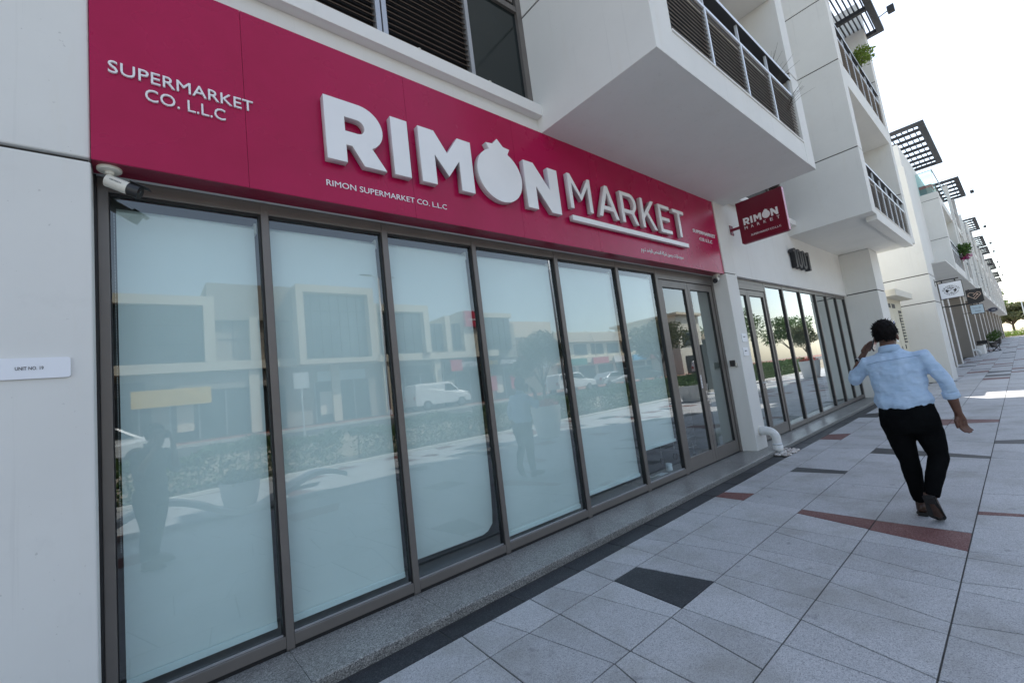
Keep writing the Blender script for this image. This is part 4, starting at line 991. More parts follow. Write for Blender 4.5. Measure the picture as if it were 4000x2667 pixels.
# ---- hanging shop signs along the terrace
def hang_frame(parent, x, y0, y1, z0, z1, mat, arm_to, thick=0.06, fmat='black', arm_z=None):
    bd = bbox('board', mat, parent, x, x+thick, y0, y1, z0, z1)
    f = 0.02
    if fmat:
        bm = NB(); box(bm, x-0.004, x+thick+0.004, y0-f, y0, z0-f, z1+f); box(bm, x-0.004, x+thick+0.004, y1, y1+f, z0-f, z1+f); box(bm, x-0.004, x+thick+0.004, y0, y1, z1, z1+f); box(bm, x-0.004, x+thick+0.004, y0, y1, z0-f, z0); ob('frame', bm, M[fmat], parent)
    az = arm_z or z1+0.09
    bbox('arm', M['black'], parent, x+0.01, x+thick-0.01, y0+0.05, arm_to, az, az+0.035)
    for y in (y0+0.15, y1-0.1): bbox('hanger', M['black'], parent, x+0.015, x+thick-0.015, y-0.02, y+0.02, z1+f, az)
    bbox('wall_plate', M['black'], parent, x-0.05, x+thick+0.05, arm_to-0.012, arm_to+0.0, az-0.15, az+0.12)
    return bd
ex = 22.3; sE = ex/21.0
e1 = thing('euromercato_sign', 'white hanging sign with a black olive emblem reading EUROMERCATO', 'sign', (ex, -1.9, 2.9))
ey0, ey1, ez0, ez1 = -2.19, -1.60, 2.89, 3.45
hang_frame(e1, ex, ey0, ey1, ez0, ez1, M['plate'], -1.5205)
cy, cz = (ey0+ey1)/2, (ez0+ez1)/2-0.01
bm = NB(); prism(bm, [(ex-0.003, cy-0.145*math.cos(rad(a)), cz+0.105*math.sin(rad(a))) for a in range(0, 360, 12)], (1, 0, 0), 0.0022); em = ob('olive_emblem', recalc(bm), M['print_dark'], e1)
for (oy, oz, ra, rb, an) in ((-0.04, -0.05, 0.05, 0.036, 20), (0.035, -0.045, 0.045, 0.036, -20), (0.06, 0.03, 0.075, 0.02, 25), (-0.055, 0.035, 0.08, 0.018, -30), (-0.01, 0.062, 0.06, 0.014, 5)):
    bm = NB(); prism(bm, [(ex-0.0055, cy-oy-(ra*math.cos(rad(a))*math.cos(rad(an))-rb*math.sin(rad(a))*math.sin(rad(an))), cz+oz+(ra*math.cos(rad(a))*math.sin(rad(an))+rb*math.sin(rad(a))*math.cos(rad(an)))) for a in range(0, 360, 24)], (1, 0, 0), 0.002); ob('olive_shape', recalc(bm), M['plate'], em)
def arc_text(body, parent, x, cy, cz, ry, rzz, a0, a1, h, flip=False, mat='print_dark'):
    for k, ch in enumerate(body):
        if ch == ' ': continue
        a = rad(a0+(a1-a0)*(k+0.5)/len(body)); c = Vector((x, cy-ry*math.cos(a), cz+rzz*math.sin(a)))
        up_ = Vector((0, -math.cos(a), math.sin(a))); 
        if flip: up_ = -up_
        xd = Vector((0, -up_.z, up_.y))*1.0
        xd = Vector((0, -math.sin(a), -math.cos(a))) if not flip else Vector((0, math.sin(a), math.cos(a)))
        text_obj('letter', ch, c, xd, up_, h, M[mat], parent, 0.0, 0.0008, (h*0.62, h*0.78), center=True)
arc_text('EUROMERCATO', e1, ex-0.002, cy, cz, 0.17, 0.125, 178, 2, 0.075)
arc_text('MOST AUTHENTIC ITALIAN FOOD STORE', e1, ex-0.002, cy, cz, 0.205, 0.165, 196, 344, 0.034, True)
h2x = 27.5
h2 = thing('heart_sign', 'black square hanging sign with a pale outlined heart', 'sign', (h2x, -2.2, 2.9))
hang_frame(h2, h2x, -2.48, -1.98, 2.86, 3.42, M['black'], -0.3, fmat=None, arm_z=2.83)
cy, cz = -2.23, 3.15
hp = [(0, -0.17), (-0.19, 0.0), (-0.19, 0.09), (-0.11, 0.14), (-0.03, 0.10), (0.02, 0.06), (-0.05, -0.01), (0.05, 0.09), (0.10, 0.13), (0.17, 0.10), (0.19, 0.02), (0, -0.17), (-0.05, -0.12), (0.09, 0.03)]
bm = NB(); tube(bm, [(h2x-0.004, cy-p[0], cz+p[1]) for p in hp], 0.011, 6); M['rose_gold'] = simple('rose_gold_line', (0.75, 0.55, 0.42), 0.4); ob('heart_emblem', recalc(bm), M['rose_gold'], h2)
for p in ((0.09, 0.03), (-0.19, 0.0)):
    bm = NB(); tube(bm, [(h2x-0.006, cy-p[0], cz+p[1]), (h2x-0.001, cy-p[0], cz+p[1])], 0.028, 14); ob('heart_dot', recalc(bm), M['rose_gold'], h2)
t3x = 33.0
t3 = thing('sweet_sign', 'pale blue framed hanging sign reading Tout de Sweet', 'sign', (t3x, -2.0, 2.5))
M['pale_blue'] = simple('pale_blue_sign', (0.60, 0.72, 0.78), 0.5, var=0.03)
hang_frame(t3, t3x, -2.22, -1.76, 2.53, 2.97, M['pale_blue'], -0.976)
M['print_teal'] = simple('grey_teal_print', (0.22, 0.27, 0.30), 0.5)
text_obj('lettering', 'Tout de', (t3x-0.003, -1.83, 2.78), YD, EZ, 0.1, M['print_teal'], t3, 0.0, 0.001, (0.30, 0.09)); text_obj('lettering', 'Sweet', (t3x-0.003, -1.90, 2.62), YD, EZ, 0.1, M['print_teal'], t3, 0.0, 0.001, (0.20, 0.085))
o4x = 42.0
o4 = thing('oval_sign', 'navy oval hanging sign with a pale rim', 'sign', (o4x, -2.3, 2.6))
M['navy'] = simple('navy_sign', (0.012, 0.016, 0.05), 0.4)
bm = NB(); prism(bm, [(o4x, -2.3-0.23*math.cos(rad(a)), 2.90+0.15*math.sin(rad(a))) for a in range(0, 360, 12)], (1, 0, 0), 0.06); ob('board', recalc(bm), M['navy'], o4)
bm = NB(); tube(bm, [(o4x-0.004, -2.3-0.205*math.cos(rad(a)), 2.90+0.125*math.sin(rad(a))) for a in range(0, 361, 12)], 0.009, 6); ob('rim', recalc(bm), M['print_grey'], o4)
for k in range(2): bbox('lettering_bar', M['print_grey'], o4, o4x-0.003, o4x-0.0005, -2.42, -2.24, 2.90-0.05*k, 2.925-0.05*k)
bbox('arm', M['black'], o4, o4x+0.02, o4x+0.04, -2.1, -0.98, 2.885, 2.915)
# ---- director chairs
def director_chair(loc, rz, label):
    c = thing('director_chair', label, 'chair', loc, 'folding chairs on the terrace')
    def P_(x, y, z): v = Matrix.Rotation(rz, 3, 'Z') @ Vector((x, y, 0)); return Vector(loc)+Vector((v.x, v.y, z))
    def bar(name, a, b, r_=0.016):
        bm = NB(); tube(bm, [P_(*a), P_(*b)], r_, 8); return ob(name, recalc(bm), M['black'], c)
    for sy in (-0.27, 0.27):
        bar('arm_rest', (-0.24, sy, 0.64), (0.26, sy, 0.64), 0.022); bar('leg', (-0.2, sy, 0.0), (0.2, -sy*0.0+sy, 0.45)) ; bar('leg', (0.22, sy, 0.0), (-0.2, sy, 0.45)); bar('back_post', (-0.22, sy, 0.42), (-0.27, sy, 0.92)); bar('arm_post', (0.2, sy, 0.42), (0.22, sy, 0.64)); bar('foot_rail', (-0.24, sy, 0.02), (0.26, sy, 0.02), 0.018)
    for sx in (-0.18, 0.18): bar('cross_leg', (sx, -0.26, 0.04), (sx, 0.26, 0.44)); bar('cross_leg', (sx, 0.26, 0.04), (sx, -0.26, 0.44))
    for nm_, q in (('seat', [(-0.22, -0.26, 0.44), (0.22, -0.26, 0.44), (0.22, 0.26, 0.44), (-0.22, 0.26, 0.44)]), ('backrest', [(-0.25, -0.28, 0.66), (-0.275, -0.28, 0.93), (-0.275, 0.28, 0.93), (-0.25, 0.28, 0.66)])):
        bm = NB(); vs = [P_(*p) for p in q]; n_ = (vs[1]-vs[0]).cross(vs[2]-vs[1]).normalized(); prism(bm, vs, n_, 0.012); ob(nm_, recalc(bm), M['black'], c)
director_chair((49.5, -1.15, 0), rad(5), 'black folding director chair seen from behind on the far terrace')
director_chair((50.2, -1.80, 0), rad(95), 'black folding director chair seen from the side, nearer the street')
# ---- end of the street: trees, planting, lamp post, low building
def tree(label, base, h, cr, mat, seed, name='street_tree', n=5200, leaf=0.42, group='trees at the end of the street', trunk=None, dens=9):
    g = random.Random(seed); t = thing(name, label, 'tree', base, group); b = Vector(base); tr_ = trunk or 0.035*h
    bm = NB(); tops = []
    tube(bm, [b, b+Vector((0.05*h*g.uniform(-1, 1), 0, h*0.3)), b+Vector((0, 0.04*h*g.uniform(-1, 1), h*0.62))], [tr_, tr_*0.75, tr_*0.4], 10)
    for k in range(7):
        a = k*0.9+g.random(); e = b+Vector((math.cos(a)*cr*0.6, math.sin(a)*cr*0.6, h*g.uniform(0.5, 0.85))); tube(bm, [b+Vector((0, 0, h*0.32)), (b+e)/2+Vector((0, 0, h*0.22)), e], [tr_*0.5, tr_*0.35, tr_*0.12], 6); tops.append(e)
    ob('trunk', recalc(bm), M['bark'], t)
    cs = [((e.x, e.y, e.z), (cr*0.42, cr*0.42, h*0.14)) for e in tops]
    for k in range(dens):
        a = g.uniform(0, 6.28); q = cr*g.uniform(0.1, 0.75); cs.append(((b.x+math.cos(a)*q, b.y+math.sin(a)*q, b.z+h*g.uniform(0.48, 0.92)), (cr*g.uniform(0.22, 0.4), cr*g.uniform(0.22, 0.4), h*g.uniform(0.07, 0.13))))
    bm = NB(); leaves(bm, clump_fn(cs), n, leaf, seed+1); tag(ob('crown', bm, mat, t), kind='stuff'); return t
tree('broad green tree at the far end of the street, behind the last bay', (185, 3, 0), 13, 8, M['leaf'], 21, leaf=0.9)
tree('smaller green tree in front of the far end trees', (170, -2, 0), 8, 5, M['leaf_olive'], 22, leaf=0.7)
fb = thing('planting_bed', 'sunlit flower bed with yellow green shrubs ending the pavement', 'plants', (138, -6, 0))
bm = NB(); leaves(bm, lambda g: (g.uniform(136, 142), g.uniform(-16, 2), abs(g.gauss(0, 0.55))), 5000, 0.35, 30); tag(ob('shrubs', bm, M['leaf_bright'], fb), kind='stuff')
bbox('soil', M['earth'], fb, 136, 142, -16, 2, -0.05, 0.1)
def lamp_post(label, base, h, arm, azim=0.0, double=False, group='street lamps'):
    l = thing('street_lamp', label, 'street lamp', base, group); b = Vector(base)
    bm = NB(); tube(bm, [b, b+Vector((0, 0, h))], [0.11, 0.065], 12); ob('pole', recalc(bm), M['rail'], l, True)
    bm = NB(); lathe(bm, [(0.2, 0), (0.2, 0.05), (0.13, 0.35)], b, 14); ob('base', recalc(bm), M['rail'], l)
    for s_ in ((1, -1) if double else (1,)):
        d = Vector((math.cos(azim), math.sin(azim), 0))*arm*s_; bm = NB(); tube(bm, [b+Vector((0, 0, h-0.05)), b+d*0.5+Vector((0, 0, h+0.12)), b+d+Vector((0, 0, h+0.15))], 0.04, 8); ob('arm', recalc(bm), M['rail'], l, True)
        e = b+d+Vector((0, 0, h+0.15)); bm = NB(); tube(bm, [e-d.normalized()*0.1, e+d.normalized()*0.3, e+d.normalized()*0.7], [(0.12, 0.05), (0.16, 0.06), (0.08, 0.03)], 10); ob('lantern', recalc(bm), M['charcoal'], l, True)
lamp_post('tall street lamp at the far end of the street', (150, -4.2, 0), 11.0, 1.2, rad(90))
fbld = thing('far_building', 'low grey brown building at the very end of the street', 'building', (210, -14, 0))
bbox('wall', M['wall_taupe'], fbld, 205, 225, -32, -7.5, 0, 11)
for k in range(5):
    for j in range(3): bbox('window', M['dark_panel'], fbld, 204.9, 204.99, -30+4.4*k, -28+4.4*k, 1.5+3.2*j, 3.4+3.2*j)

lb = thing('planter_trough', 'low white trough planter by the far columns', 'planter', (47.2, -1.0, 0))
bbox('trough', M['wall_smooth'], lb, 45.8, 48.6, -1.35, -0.98, 0.0, 0.62, 0.01); bbox('soil', M['bark'], lb, 45.9, 48.5, -1.30, -1.02, 0.62, 0.66)
for k, (x, h) in enumerate(((62.5, 1.3), (76.5, 1.5))):
    t = thing('potted_shrub', 'dark green potted shrub by the %s far shop window' % ('nearer' if k == 0 else 'more distant'), 'plant', (x, -0.9, 0), 'potted shrubs on the far terrace')
    bm = NB(); lathe(bm, [(0.2, 0), (0.28, 0.5), (0.25, 0.5)], (x, -1.3, 0), 16); ob('pot', recalc(bm), M['terracotta'], t)
    bm = NB(); leaves(bm, clump_fn([((x, -1.3, h*0.75), (0.4, 0.4, h*0.35))]), 500, 0.16, 80+k); tag(ob('foliage', bm, M['leaf'], t), kind='stuff')
# ------------------------------------------------------------------ street side (seen mirrored in the glass)
M['asphalt'] = simple('asphalt', (0.06, 0.06, 0.062), 0.85, var=0.2, vscale=2, bumps=(80, 0.3, 0.01))
M['kerb'] = simple('concrete_kerb', (0.42, 0.40, 0.37), 0.8, var=0.15)
M['brickpave'] = simple('red_block_paving', (0.30, 0.12, 0.09), 0.85, var=0.2, vscale=4)
# the ground climbs gently behind the hedge
bm = NB()
prof = [(-10.2, -0.02), (-11.6, 0.05), (-12.4, 0.30), (-16.0, 0.55), (-16.01, 0.42), (-23.0, 0.75), (-23.01, 0.90), (-27.0, 1.0), (-60, 1.1)]
va = [[bm.verts.new((x, y, z)) for y, z in prof] for x in (-60, -20, 20, 60, 135)]
for A, B in zip(va, va[1:]):
    for i in range(len(prof)-1):
        f = bm.faces.new((A[i], B[i], B[i+1], A[i+1])); f.material_index = {0: 0, 1: 0, 2: 0, 3: 2, 4: 3, 5: 2, 6: 1, 7: 1}[i]
recalc(bm)
for f in bm.faces:
    if f.normal.z < 0: f.normal_flip()
tag(ob('street_terrain', bm, [M['earth'], M['brickpave'], M['kerb'], M['asphalt']]), kind='structure')
for k in range(14):      # lane markings
    x = -30+k*9; bm = NB(); vs = [bm.verts.new(p) for p in ((x, -19.4, 0.584), (x+4, -19.4, 0.584), (x+4, -19.6, 0.594), (x, -19.6, 0.594))]; bm.faces.new(vs); tag(ob('lane_marking', recalc(bm), M['print_white']), kind='structure')
# hedge in lengths, with a pale gravel edge
def hedge(label, x0, x1, y0, y1, h, seed):
    t = thing('hedge', label, 'hedge', ((x0+x1)/2, (y0+y1)/2, 0), 'clipped hedges along the promenade')
    bm = NB()
    def f(g):
        x = g.uniform(x0, x1); u = g.random()
        top = h*(0.9+0.10*math.sin(x*2.1+seed)+0.06*math.sin(x*5.7))
        if u < 0.45: return (x, g.uniform(y0, y1), top*g.uniform(0.85, 1.05))
        if u < 0.85: return (x, y1+g.uniform(-0.15, 0.06), g.uniform(0.03, top))
        return (x, g.uniform(y0, y1), g.uniform(0.1, top))
    leaves(bm, f, int(1500*(x1-x0)), 0.12, seed); tag(ob('foliage', bm, M['leaf'], t), kind='stuff')
    bm = NB(); g = random.Random(seed)
    for k in range(int((x1-x0)*3)):
        x = g.uniform(x0, x1); y = g.uniform(y0+0.2, y1-0.2); tube(bm, [(x, y, -0.05), (x+g.uniform(-.1, .1), y, h*0.8)], 0.015, 5)
    ob('stems', bm, M['bark'], t)
    return t
hedge('low clipped hedge mirrored in the leftmost windows', -9, 4.5, -11.2, -9.75, 1.05, 41)
hedge('low clipped hedge mirrored in the middle windows', 5.0, 16, -11.2, -9.75, 1.0, 42)
hedge('low clipped hedge mirrored in the glass door', 16.5, 30, -11.2, -9.75, 1.1, 43)
hedge('low clipped hedge mirrored in the right hand shop', 30.5, 46, -11.2, -9.75, 1.2, 44)
M['kerb_white'] = simple('white_kerb', (0.62, 0.62, 0.60), 0.8, var=0.1)
kb = bbox('hedge_kerb', M['kerb_white'], None, -14, 50, -9.62, -9.50, 0.003, 0.09, 0.01); tag(kb, 'low pale kerb in front of the mirrored hedges', 'kerb')
# planters and the wave bench
M['planter'] = simple('white_fibreglass_planter', (0.74, 0.74, 0.73), 0.4, var=0.05)
def planter(label, c, r0_, r1_, h, plant, seed, treeh=None):
    t = thing('planter', label, 'planter', c, 'white round planters on the promenade')
    bm = NB(); lathe(bm, [(r0_, 0), (r0_*1.08, 0.02), (r0_+(r1_-r0_)*0.7, h*0.5), (r1_, h), (r1_*0.9, h), (r1_*0.86, h-0.08)], c, 32); ob('pot', recalc(bm), M['planter'], t, False)
    cx, cy, cz = c
    bm = NB(); lathe(bm, [(r1_*0.87, h-0.1), (r1_*0.87, h-0.05)], c, 24); ob('soil', recalc(bm), M['bark'], t)
    bm = NB(); leaves(bm, clump_fn([((cx, cy, h+0.02), (r1_*0.9, r1_*0.9, 0.16))]), 700, 0.1, seed); tag(ob('flowers', bm, M[plant], t), kind='stuff')
    if treeh:
        bm = NB(); tube(bm, [(cx, cy, h-0.1), (cx+0.05, cy, treeh*0.5), (cx, cy, treeh*0.8)], [0.05, 0.04, 0.02], 8)
        g = random.Random(seed)
        for k in range(6):
            a = k*1.05; tube(bm, [(cx, cy, treeh*0.5), (cx+0.5*math.cos(a), cy+0.5*math.sin(a), treeh*0.8)], [0.025, 0.008], 5)
        ob('trunk', recalc(bm), M['bark'], t)
        cs = [((cx+g.uniform(-.5, .5), cy+g.uniform(-.5, .5), treeh*g.uniform(0.62, 0.98)), (0.36, 0.36, 0.30)) for k in range(13)]
        bm = NB(); leaves(bm, clump_fn(cs), 5200, 0.10, seed+1); tag(ob('crown', bm, M['leaf_olive'], t), kind='stuff')
planter('low white planter beside the wave bench, mirrored in the leftmost window', (1.36, -6.05, 0), 0.20, 0.32, 0.52, 'leaf', 51)
planter('white planter with an olive tree mirrored behind the walking man', (9.4, -6.3, 0), 0.30, 0.46, 0.95, 'flower_red', 52, 3.1)
planter('white planter with red flowers and an olive tree mirrored in the right hand shop', (33.0, -5.9, 0), 0.42, 0.60, 1.1, 'flower_red', 53, 3.2)
planter('broad white planter mirrored in the glass door', (19.8, -7.0, 0), 0.45, 0.7, 0.75, 'leaf', 54)
wb = thing('wave_bench', 'white undulating bench mirrored low in the first two windows', 'bench', (1.4, -6.9, 0))
bm = NB(); rows = []
for k in range(37):
    x = -0.4+3.5*k/36; z = 0.27+0.21*math.cos(2*math.pi*(x-0.25)/2.4)
    rows.append([bm.verts.new((x, y, zz_)) for y, zz_ in ((-6.15, z), (-5.6, z), (-5.6, z-0.09), (-6.15, z-0.09))])
for A, B in zip(rows, rows[1:]):
    for i in range(4): j = (i+1) % 4; bm.faces.new((A[i], A[j], B[j], B[i]))
bm.faces.new(rows[0]); bm.faces.new(list(reversed(rows[-1]))); ob('seat', recalc(bm), M['planter'], wb, False)
for x in (1.45,):
    bbox('foot', M['planter'], wb, x-0.25, x+0.25, -6.1, -5.65, 0.0, 0.10)
# ---- opposite buildings
M['bandstone'] = wall_mat('pale_stone_band', (0.66, 0.60, 0.48), 0.06)
M['ochre'] = simple('yellow_shop_sign', (0.70, 0.46, 0.06), 0.5); M['red_sign'] = simple('red_shop_sign', (0.55, 0.02, 0.06), 0.4)
M['dark_shop'] = simple('dark_shopfront', (0.03, 0.035, 0.04), 0.25); M['brown_wall'] = wall_mat('brown_wall', (0.34, 0.30, 0.25))
YO = -25.0; ZO = 1.0
ob1 = thing('corner_building', 'two storey building with framed glass bays mirrored in the left windows', 'building', (10, YO, ZO))
def O(name, mat, x0, x1, z0, z1, dy=0.0, dep=6.0, parent=None): return bbox(name, M[mat], parent or ob1, x0, x1, YO-dep, YO+dy, z0, z1)
def glaze(x0, x1, z0, z1, dy, nx, nz):
    g_ = O('glazing', 'mirror_glass', x0, x1, z0, z1, dy)
    for k in range(1, nx): bbox('mullion', M['charcoal'], g_, x0+(x1-x0)*k/nx-0.03, x0+(x1-x0)*k/nx+0.03, YO+dy, YO+dy+0.07, z0, z1)
    for k in range(1, nz): bbox('transom', M['charcoal'], g_, x0, x1, YO+dy, YO+dy+0.065, z0+(z1-z0)*k/nz-0.025, z0+(z1-z0)*k/nz+0.025)
O('wall', 'brown_wall', -14, 25, ZO, 7.3)
O('brown_volume', 'brown_wall', 2.95, 7.2, 7.31, 9.38, 0.3)
O('stone_band', 'bandstone', -14, 22.6, 4.52, 5.0, 0.5)
glaze(-13.8, 2.75, 5.01, 8.05, 0.12, 12, 3)
O('stone_band', 'bandstone', -14, 3.25, 8.06, 8.55, 0.5); O('fin', 'bandstone', 2.76, 3.25, 5.01, 8.05, 0.5)
glaze(3.4, 4.85, 5.2, 7.3, -0.05, 2, 2); O('fin', 'bandstone', 4.87, 5.3, 5.01, 7.45, 0.5); glaze(5.4, 7.0, 5.2, 7.3, -0.05, 3, 2)
fx0, fx1, fz0, fz1 = 7.22, 11.97, 4.53, 9.36
for a, b, c, d in ((fx0, fx1, fz1-0.45, fz1), (fx0, fx1, fz0, fz0+0.3), (fx0, fx0+0.40, fz0+0.3, fz1-0.45), (fx1-0.40, fx1, fz0+0.3, fz1-0.45)): O('box_frame', 'stone_beige', a, b, c, d, 1.2)
glaze(fx0+0.4, fx1-0.4, fz0+0.3, fz1-0.45, 0.6, 7, 4)
O('stone_frame', 'bandstone', 12.0, 16.3, 7.95, 8.46, 0.7); O('stone_frame', 'bandstone', 12.0, 12.45, 5.01, 7.94, 0.7); O('stone_frame', 'bandstone', 15.85, 16.3, 5.01, 7.94, 0.7)
glaze(12.46, 15.84, 5.01, 7.94, 0.2, 5, 3); glaze(16.5, 17.6, 5.2, 7.2, 0.1, 2, 2); O('fin', 'bandstone', 17.75, 18.2, 5.01, 7.75, 0.5); glaze(18.35, 19.3, 5.2, 7.2, 0.1, 2, 2)
O('fin', 'bandstone', 19.4, 21.0, 5.01, 8.2, 0.45); glaze(21.1, 24.3, 5.0, 7.7, 0.3, 5, 4); O('stone_band', 'bandstone', 21.05, 24.5, 7.71, 8.1, 0.45)
for k, (a, b) in enumerate(((-13, -7), (-6, 0.5), (1.2, 6.6), (8.2, 11.6), (13, 16.5), (17.3, 21), (22, 24.8))): 
    sw = O('shop_window', 'dark_shop', a, b, ZO+0.05, 3.5, 0.06)
    for j in range(int((b-a)/1.2)+1): bbox('mullion', M['frame_light'], sw, a+1.2*j, a+1.2*j+0.07, YO+0.06, YO+0.12, ZO+0.05, 3.5)
    bbox('display', M[('wall_cream', 'pale_blue', 'bandstone')[k % 3]], sw, a+0.3, a+1.0, YO+0.061, YO+0.08, ZO+0.5, ZO+1.9)
    bbox('shop_board', M[('dark_shop', 'charcoal', 'wall_taupe', 'pale_blue', 'dark_shop', 'charcoal', 'dark_shop')[k]], sw, a+0.2, b-0.2, YO+0.061, YO+0.2, 3.55, 4.15)
for x in (-6.4, 4.75, 9.2, 12.6, 16.6, 21.2): O('shop_pier', 'bandstone', x, x+0.5, ZO, 4.51, 0.35)
sg = thing('yellow_shop_sign', 'yellow shop sign with Arabic lettering mirrored in the leftmost window', 'sign', (1.8, YO+0.4, 3.4))
bbox('board', M['ochre'], sg, -0.25, 2.95, YO+0.36, YO+0.5, 2.85, 3.70)
text_obj('lettering', shape_ar('مكتب تسليم السلع'.replace('ع', 'ح')), (0.5, YO+0.51, 3.42), EX, EZ, 0.5, M['dark_shop'], sg, 0.02, 0.004, (2.9, 0.45)) if False else None
rs = thing('red_roof_sign', 'square red sign on the roof corner of the mirrored building', 'sign', (23, YO+0.5, 7.4))
bbox('board', M['red_sign'], rs, 19.5, 20.9, YO+0.46, YO+0.7, 6.9, 8.15, 0.01)
tk = bbox('tick_mark', M['print_white'], rs, 19.8, 20.6, YO+0.701, YO+0.71, 7.4, 7.5)
ms = thing('market_sign', 'dark long shop sign reading FRESHER CHEAPER BETTER, mirrored', 'sign', (21, YO+0.6, 3.6))
bbox('board', M['dark_shop'], ms, 17.2, 25.0, YO+0.56, YO+0.7, 3.55, 4.3)
for body, x, wd, mt in (('FRESHER.', 24.2, 1.8, 'print_white'), ('CHEAPER.', 22.2, 1.8, 'ochre'), ('BETTER.', 20.1, 1.6, 'print_white')):
    text_obj('lettering', body, (x, YO+0.705, 3.78), Vector((-1, 0, 0)), EZ, 0.4, M[mt], ms, 0.02, 0.003, (wd, 0.34))
for x in (18.2, 25.3): bbox('red_square', M['red_sign'], ms, x-0.5, x+0.5, YO+0.701, YO+0.8, 3.5, 4.35)
for x, z in ((21.6, 1.7), (24.2, 1.7)):
    p = bbox('red_poster', M['red_sign'], None, x-0.55, x+0.55, YO+0.36, YO+0.40, z, z+1.2); tag(p, 'square red poster on the %s mirrored shop window' % ('left' if x < 23 else 'right'), 'poster', 'red posters on the mirrored shop')
ob2 = thing('arcade_building', 'low cream arcade building with rounded roof mirrored in the right windows', 'building', (44, YO-2, ZO))
bbox('wall', M['bandstone'], ob2, 33, 75, YO-12, YO-4, ZO, 7.2)
bbox('upper_band', M['stone_beige'], ob2, 33, 75, YO-4, YO-3.4, 6.0, 7.0)
bbox('lower_band', M['stone_beige'], ob2, 33, 75, YO-4, YO-3.2, 3.6, 4.2)
for k in range(14): bbox('window', M['mirror_glass'], ob2, 34+3*k, 36.2+3*k, YO-3.99, YO-3.95, 4.6, 5.8)
for k in range(12): bbox('shop_window', M['dark_shop'], ob2, 34+3.4*k, 36.8+3.4*k, YO-3.99, YO-3.94, ZO+0.1, 3.3)
for k in range(9):
    bm = NB(); x = 35+4.5*k; tube(bm, [(x, YO-3.1, 3.6), (x, YO-2.9, 5.5), (x, YO-3.3, 6.8), (x, YO-4.2, 7.4)], 0.05, 6); ob('arched_rib', recalc(bm), M['stone_beige'], ob2)
cgs = [(0.02, 0.20, 0.14), (0.5, 0.03, 0.05), (0.7, 0.7, 0.68), (0.05, 0.3, 0.55), (0.5, 0.12, 0.08), (0.05, 0.35, 0.3)]
for k in range(9):
    o = bbox('shop_board', simple('shop_board_paint', cgs[k % 6], 0.5), ob2, 35+3.9*k, 37.8+3.9*k, YO-3.15, YO-3.0, 3.4, 4.1)
ob3 = thing('yellow_building', 'pale yellow corner house mirrored behind the right hand shop', 'building', (70, -20, 0))
bbox('wall', M['wall_cream'], ob3, 52, 58, -34, -24.6, 0, 8.5); bbox('roof_slab', M['bandstone'], ob3, 51.5, 58.5, -34.5, -24.1, 8.5, 8.8); bbox('window', M['mirror_glass'], ob3, 53, 57, -24.59, -24.5, 4.5, 6.5); bbox('shop_window', M['dark_shop'], ob3, 53, 57, -24.59, -24.5, 0.5, 3.2)
wt = thing('block_tower', 'distant tan building block mirrored above the arcade', 'building', (36, -60, 0)); bbox('wall', M['stone_beige'], wt, 48, 62, -66, -56, 0, 14); 
for k in range(4): bbox('window', M['mirror_glass'], wt, 49+3.2*k, 51+3.2*k, -55.99, -55.9, 9, 11)
totem = thing('totem_sign', 'dark grey totem sign mirrored in the right hand shop', 'sign', (27, -9.4, 0)); bbox('slab', M['charcoal'], totem, 26.2, 28.2, -9.6, -9.3, 0, 2.9, 0.01); bbox('base', M['kerb'], totem, 26.0, 28.4, -9.75, -9.15, 0, 0.12)
# trees behind the hedge, palm
for k, (x, y, h, c, mt, lb) in enumerate(((31, -15, 5.5, 2.6, 'leaf_olive', 'round tree behind the hedge, nearest the arcade'), (47, -16, 6.5, 3.2, 'leaf', 'tall round tree mirrored in the right hand shop'), (60, -15, 6, 3, 'leaf', 'round tree far along the road, mirrored in the right hand shop'))):
    tree(lb, (x, y, 0.4), h, c, M[mt], 60+k, leaf=0.3, n=3600, group='trees along the road', trunk=0.12)
pt = thing('palm_tree', 'palm crown mirrored at the end of the right hand shop', 'palm tree', (66, -24, 0.9)); bm = NB(); tube(bm, [(66, -24, 0.9), (66.1, -24, 5), (66, -24, 8.6)], [0.25, 0.2, 0.18], 10); ob('trunk', recalc(bm), M['bark'], pt)
bm = NB()
for k in range(22):
    a = k*2*math.pi/22*1.618; L = 3.0; d = Vector((math.cos(a), math.sin(a), 0)); s_ = Vector((-d.y, d.x, 0)); e = rnd.uniform(0.2, 1.0)
    cpts = [Vector((66, -24, 8.6))+d*L*t+Vector((0, 0, L*(e*t-0.9*t*t))) for t in (0, .2, .4, .6, .8, 1)]
    for p, q in zip(cpts, cpts[1:]):
        for sg_ in (1, -1):
            vs = [bm.verts.new(v) for v in (p, q, q+s_*sg_*0.45+d*0.3-Vector((0, 0, 0.15)))]; bm.faces.new(vs)
tag(ob('fronds', bm, M['leaf_olive'], pt), kind='stuff')
# lamps and a slim post
lamp_post('tall twin street lamp mirrored in the second window', (12.6, -24.2, 0.9), 9.3, 0.55, rad(0), True)
lamp_post('thick curved lamp pole mirrored in the fourth window', (26.2, -21.0, 0.8), 14.0, 1.8, rad(100))
for k, (x, y) in enumerate(((5.2, -16.3), (19.5, -16.3), (33, -16.3))):
    p = thing('sign_post', 'slim grey road sign post, %s in the mirrored street' % ['left', 'middle', 'right'][k], 'sign post', (x, y, 0.5), 'road sign posts'); bm = NB(); tube(bm, [(x, y, 0.5), (x, y, 3.4)], 0.035, 8); ob('post', recalc(bm), M['rail'], p); bbox('panel', M['rail'], p, x-0.3, x+0.3, y+0.04, y+0.055, 2.7, 3.35)
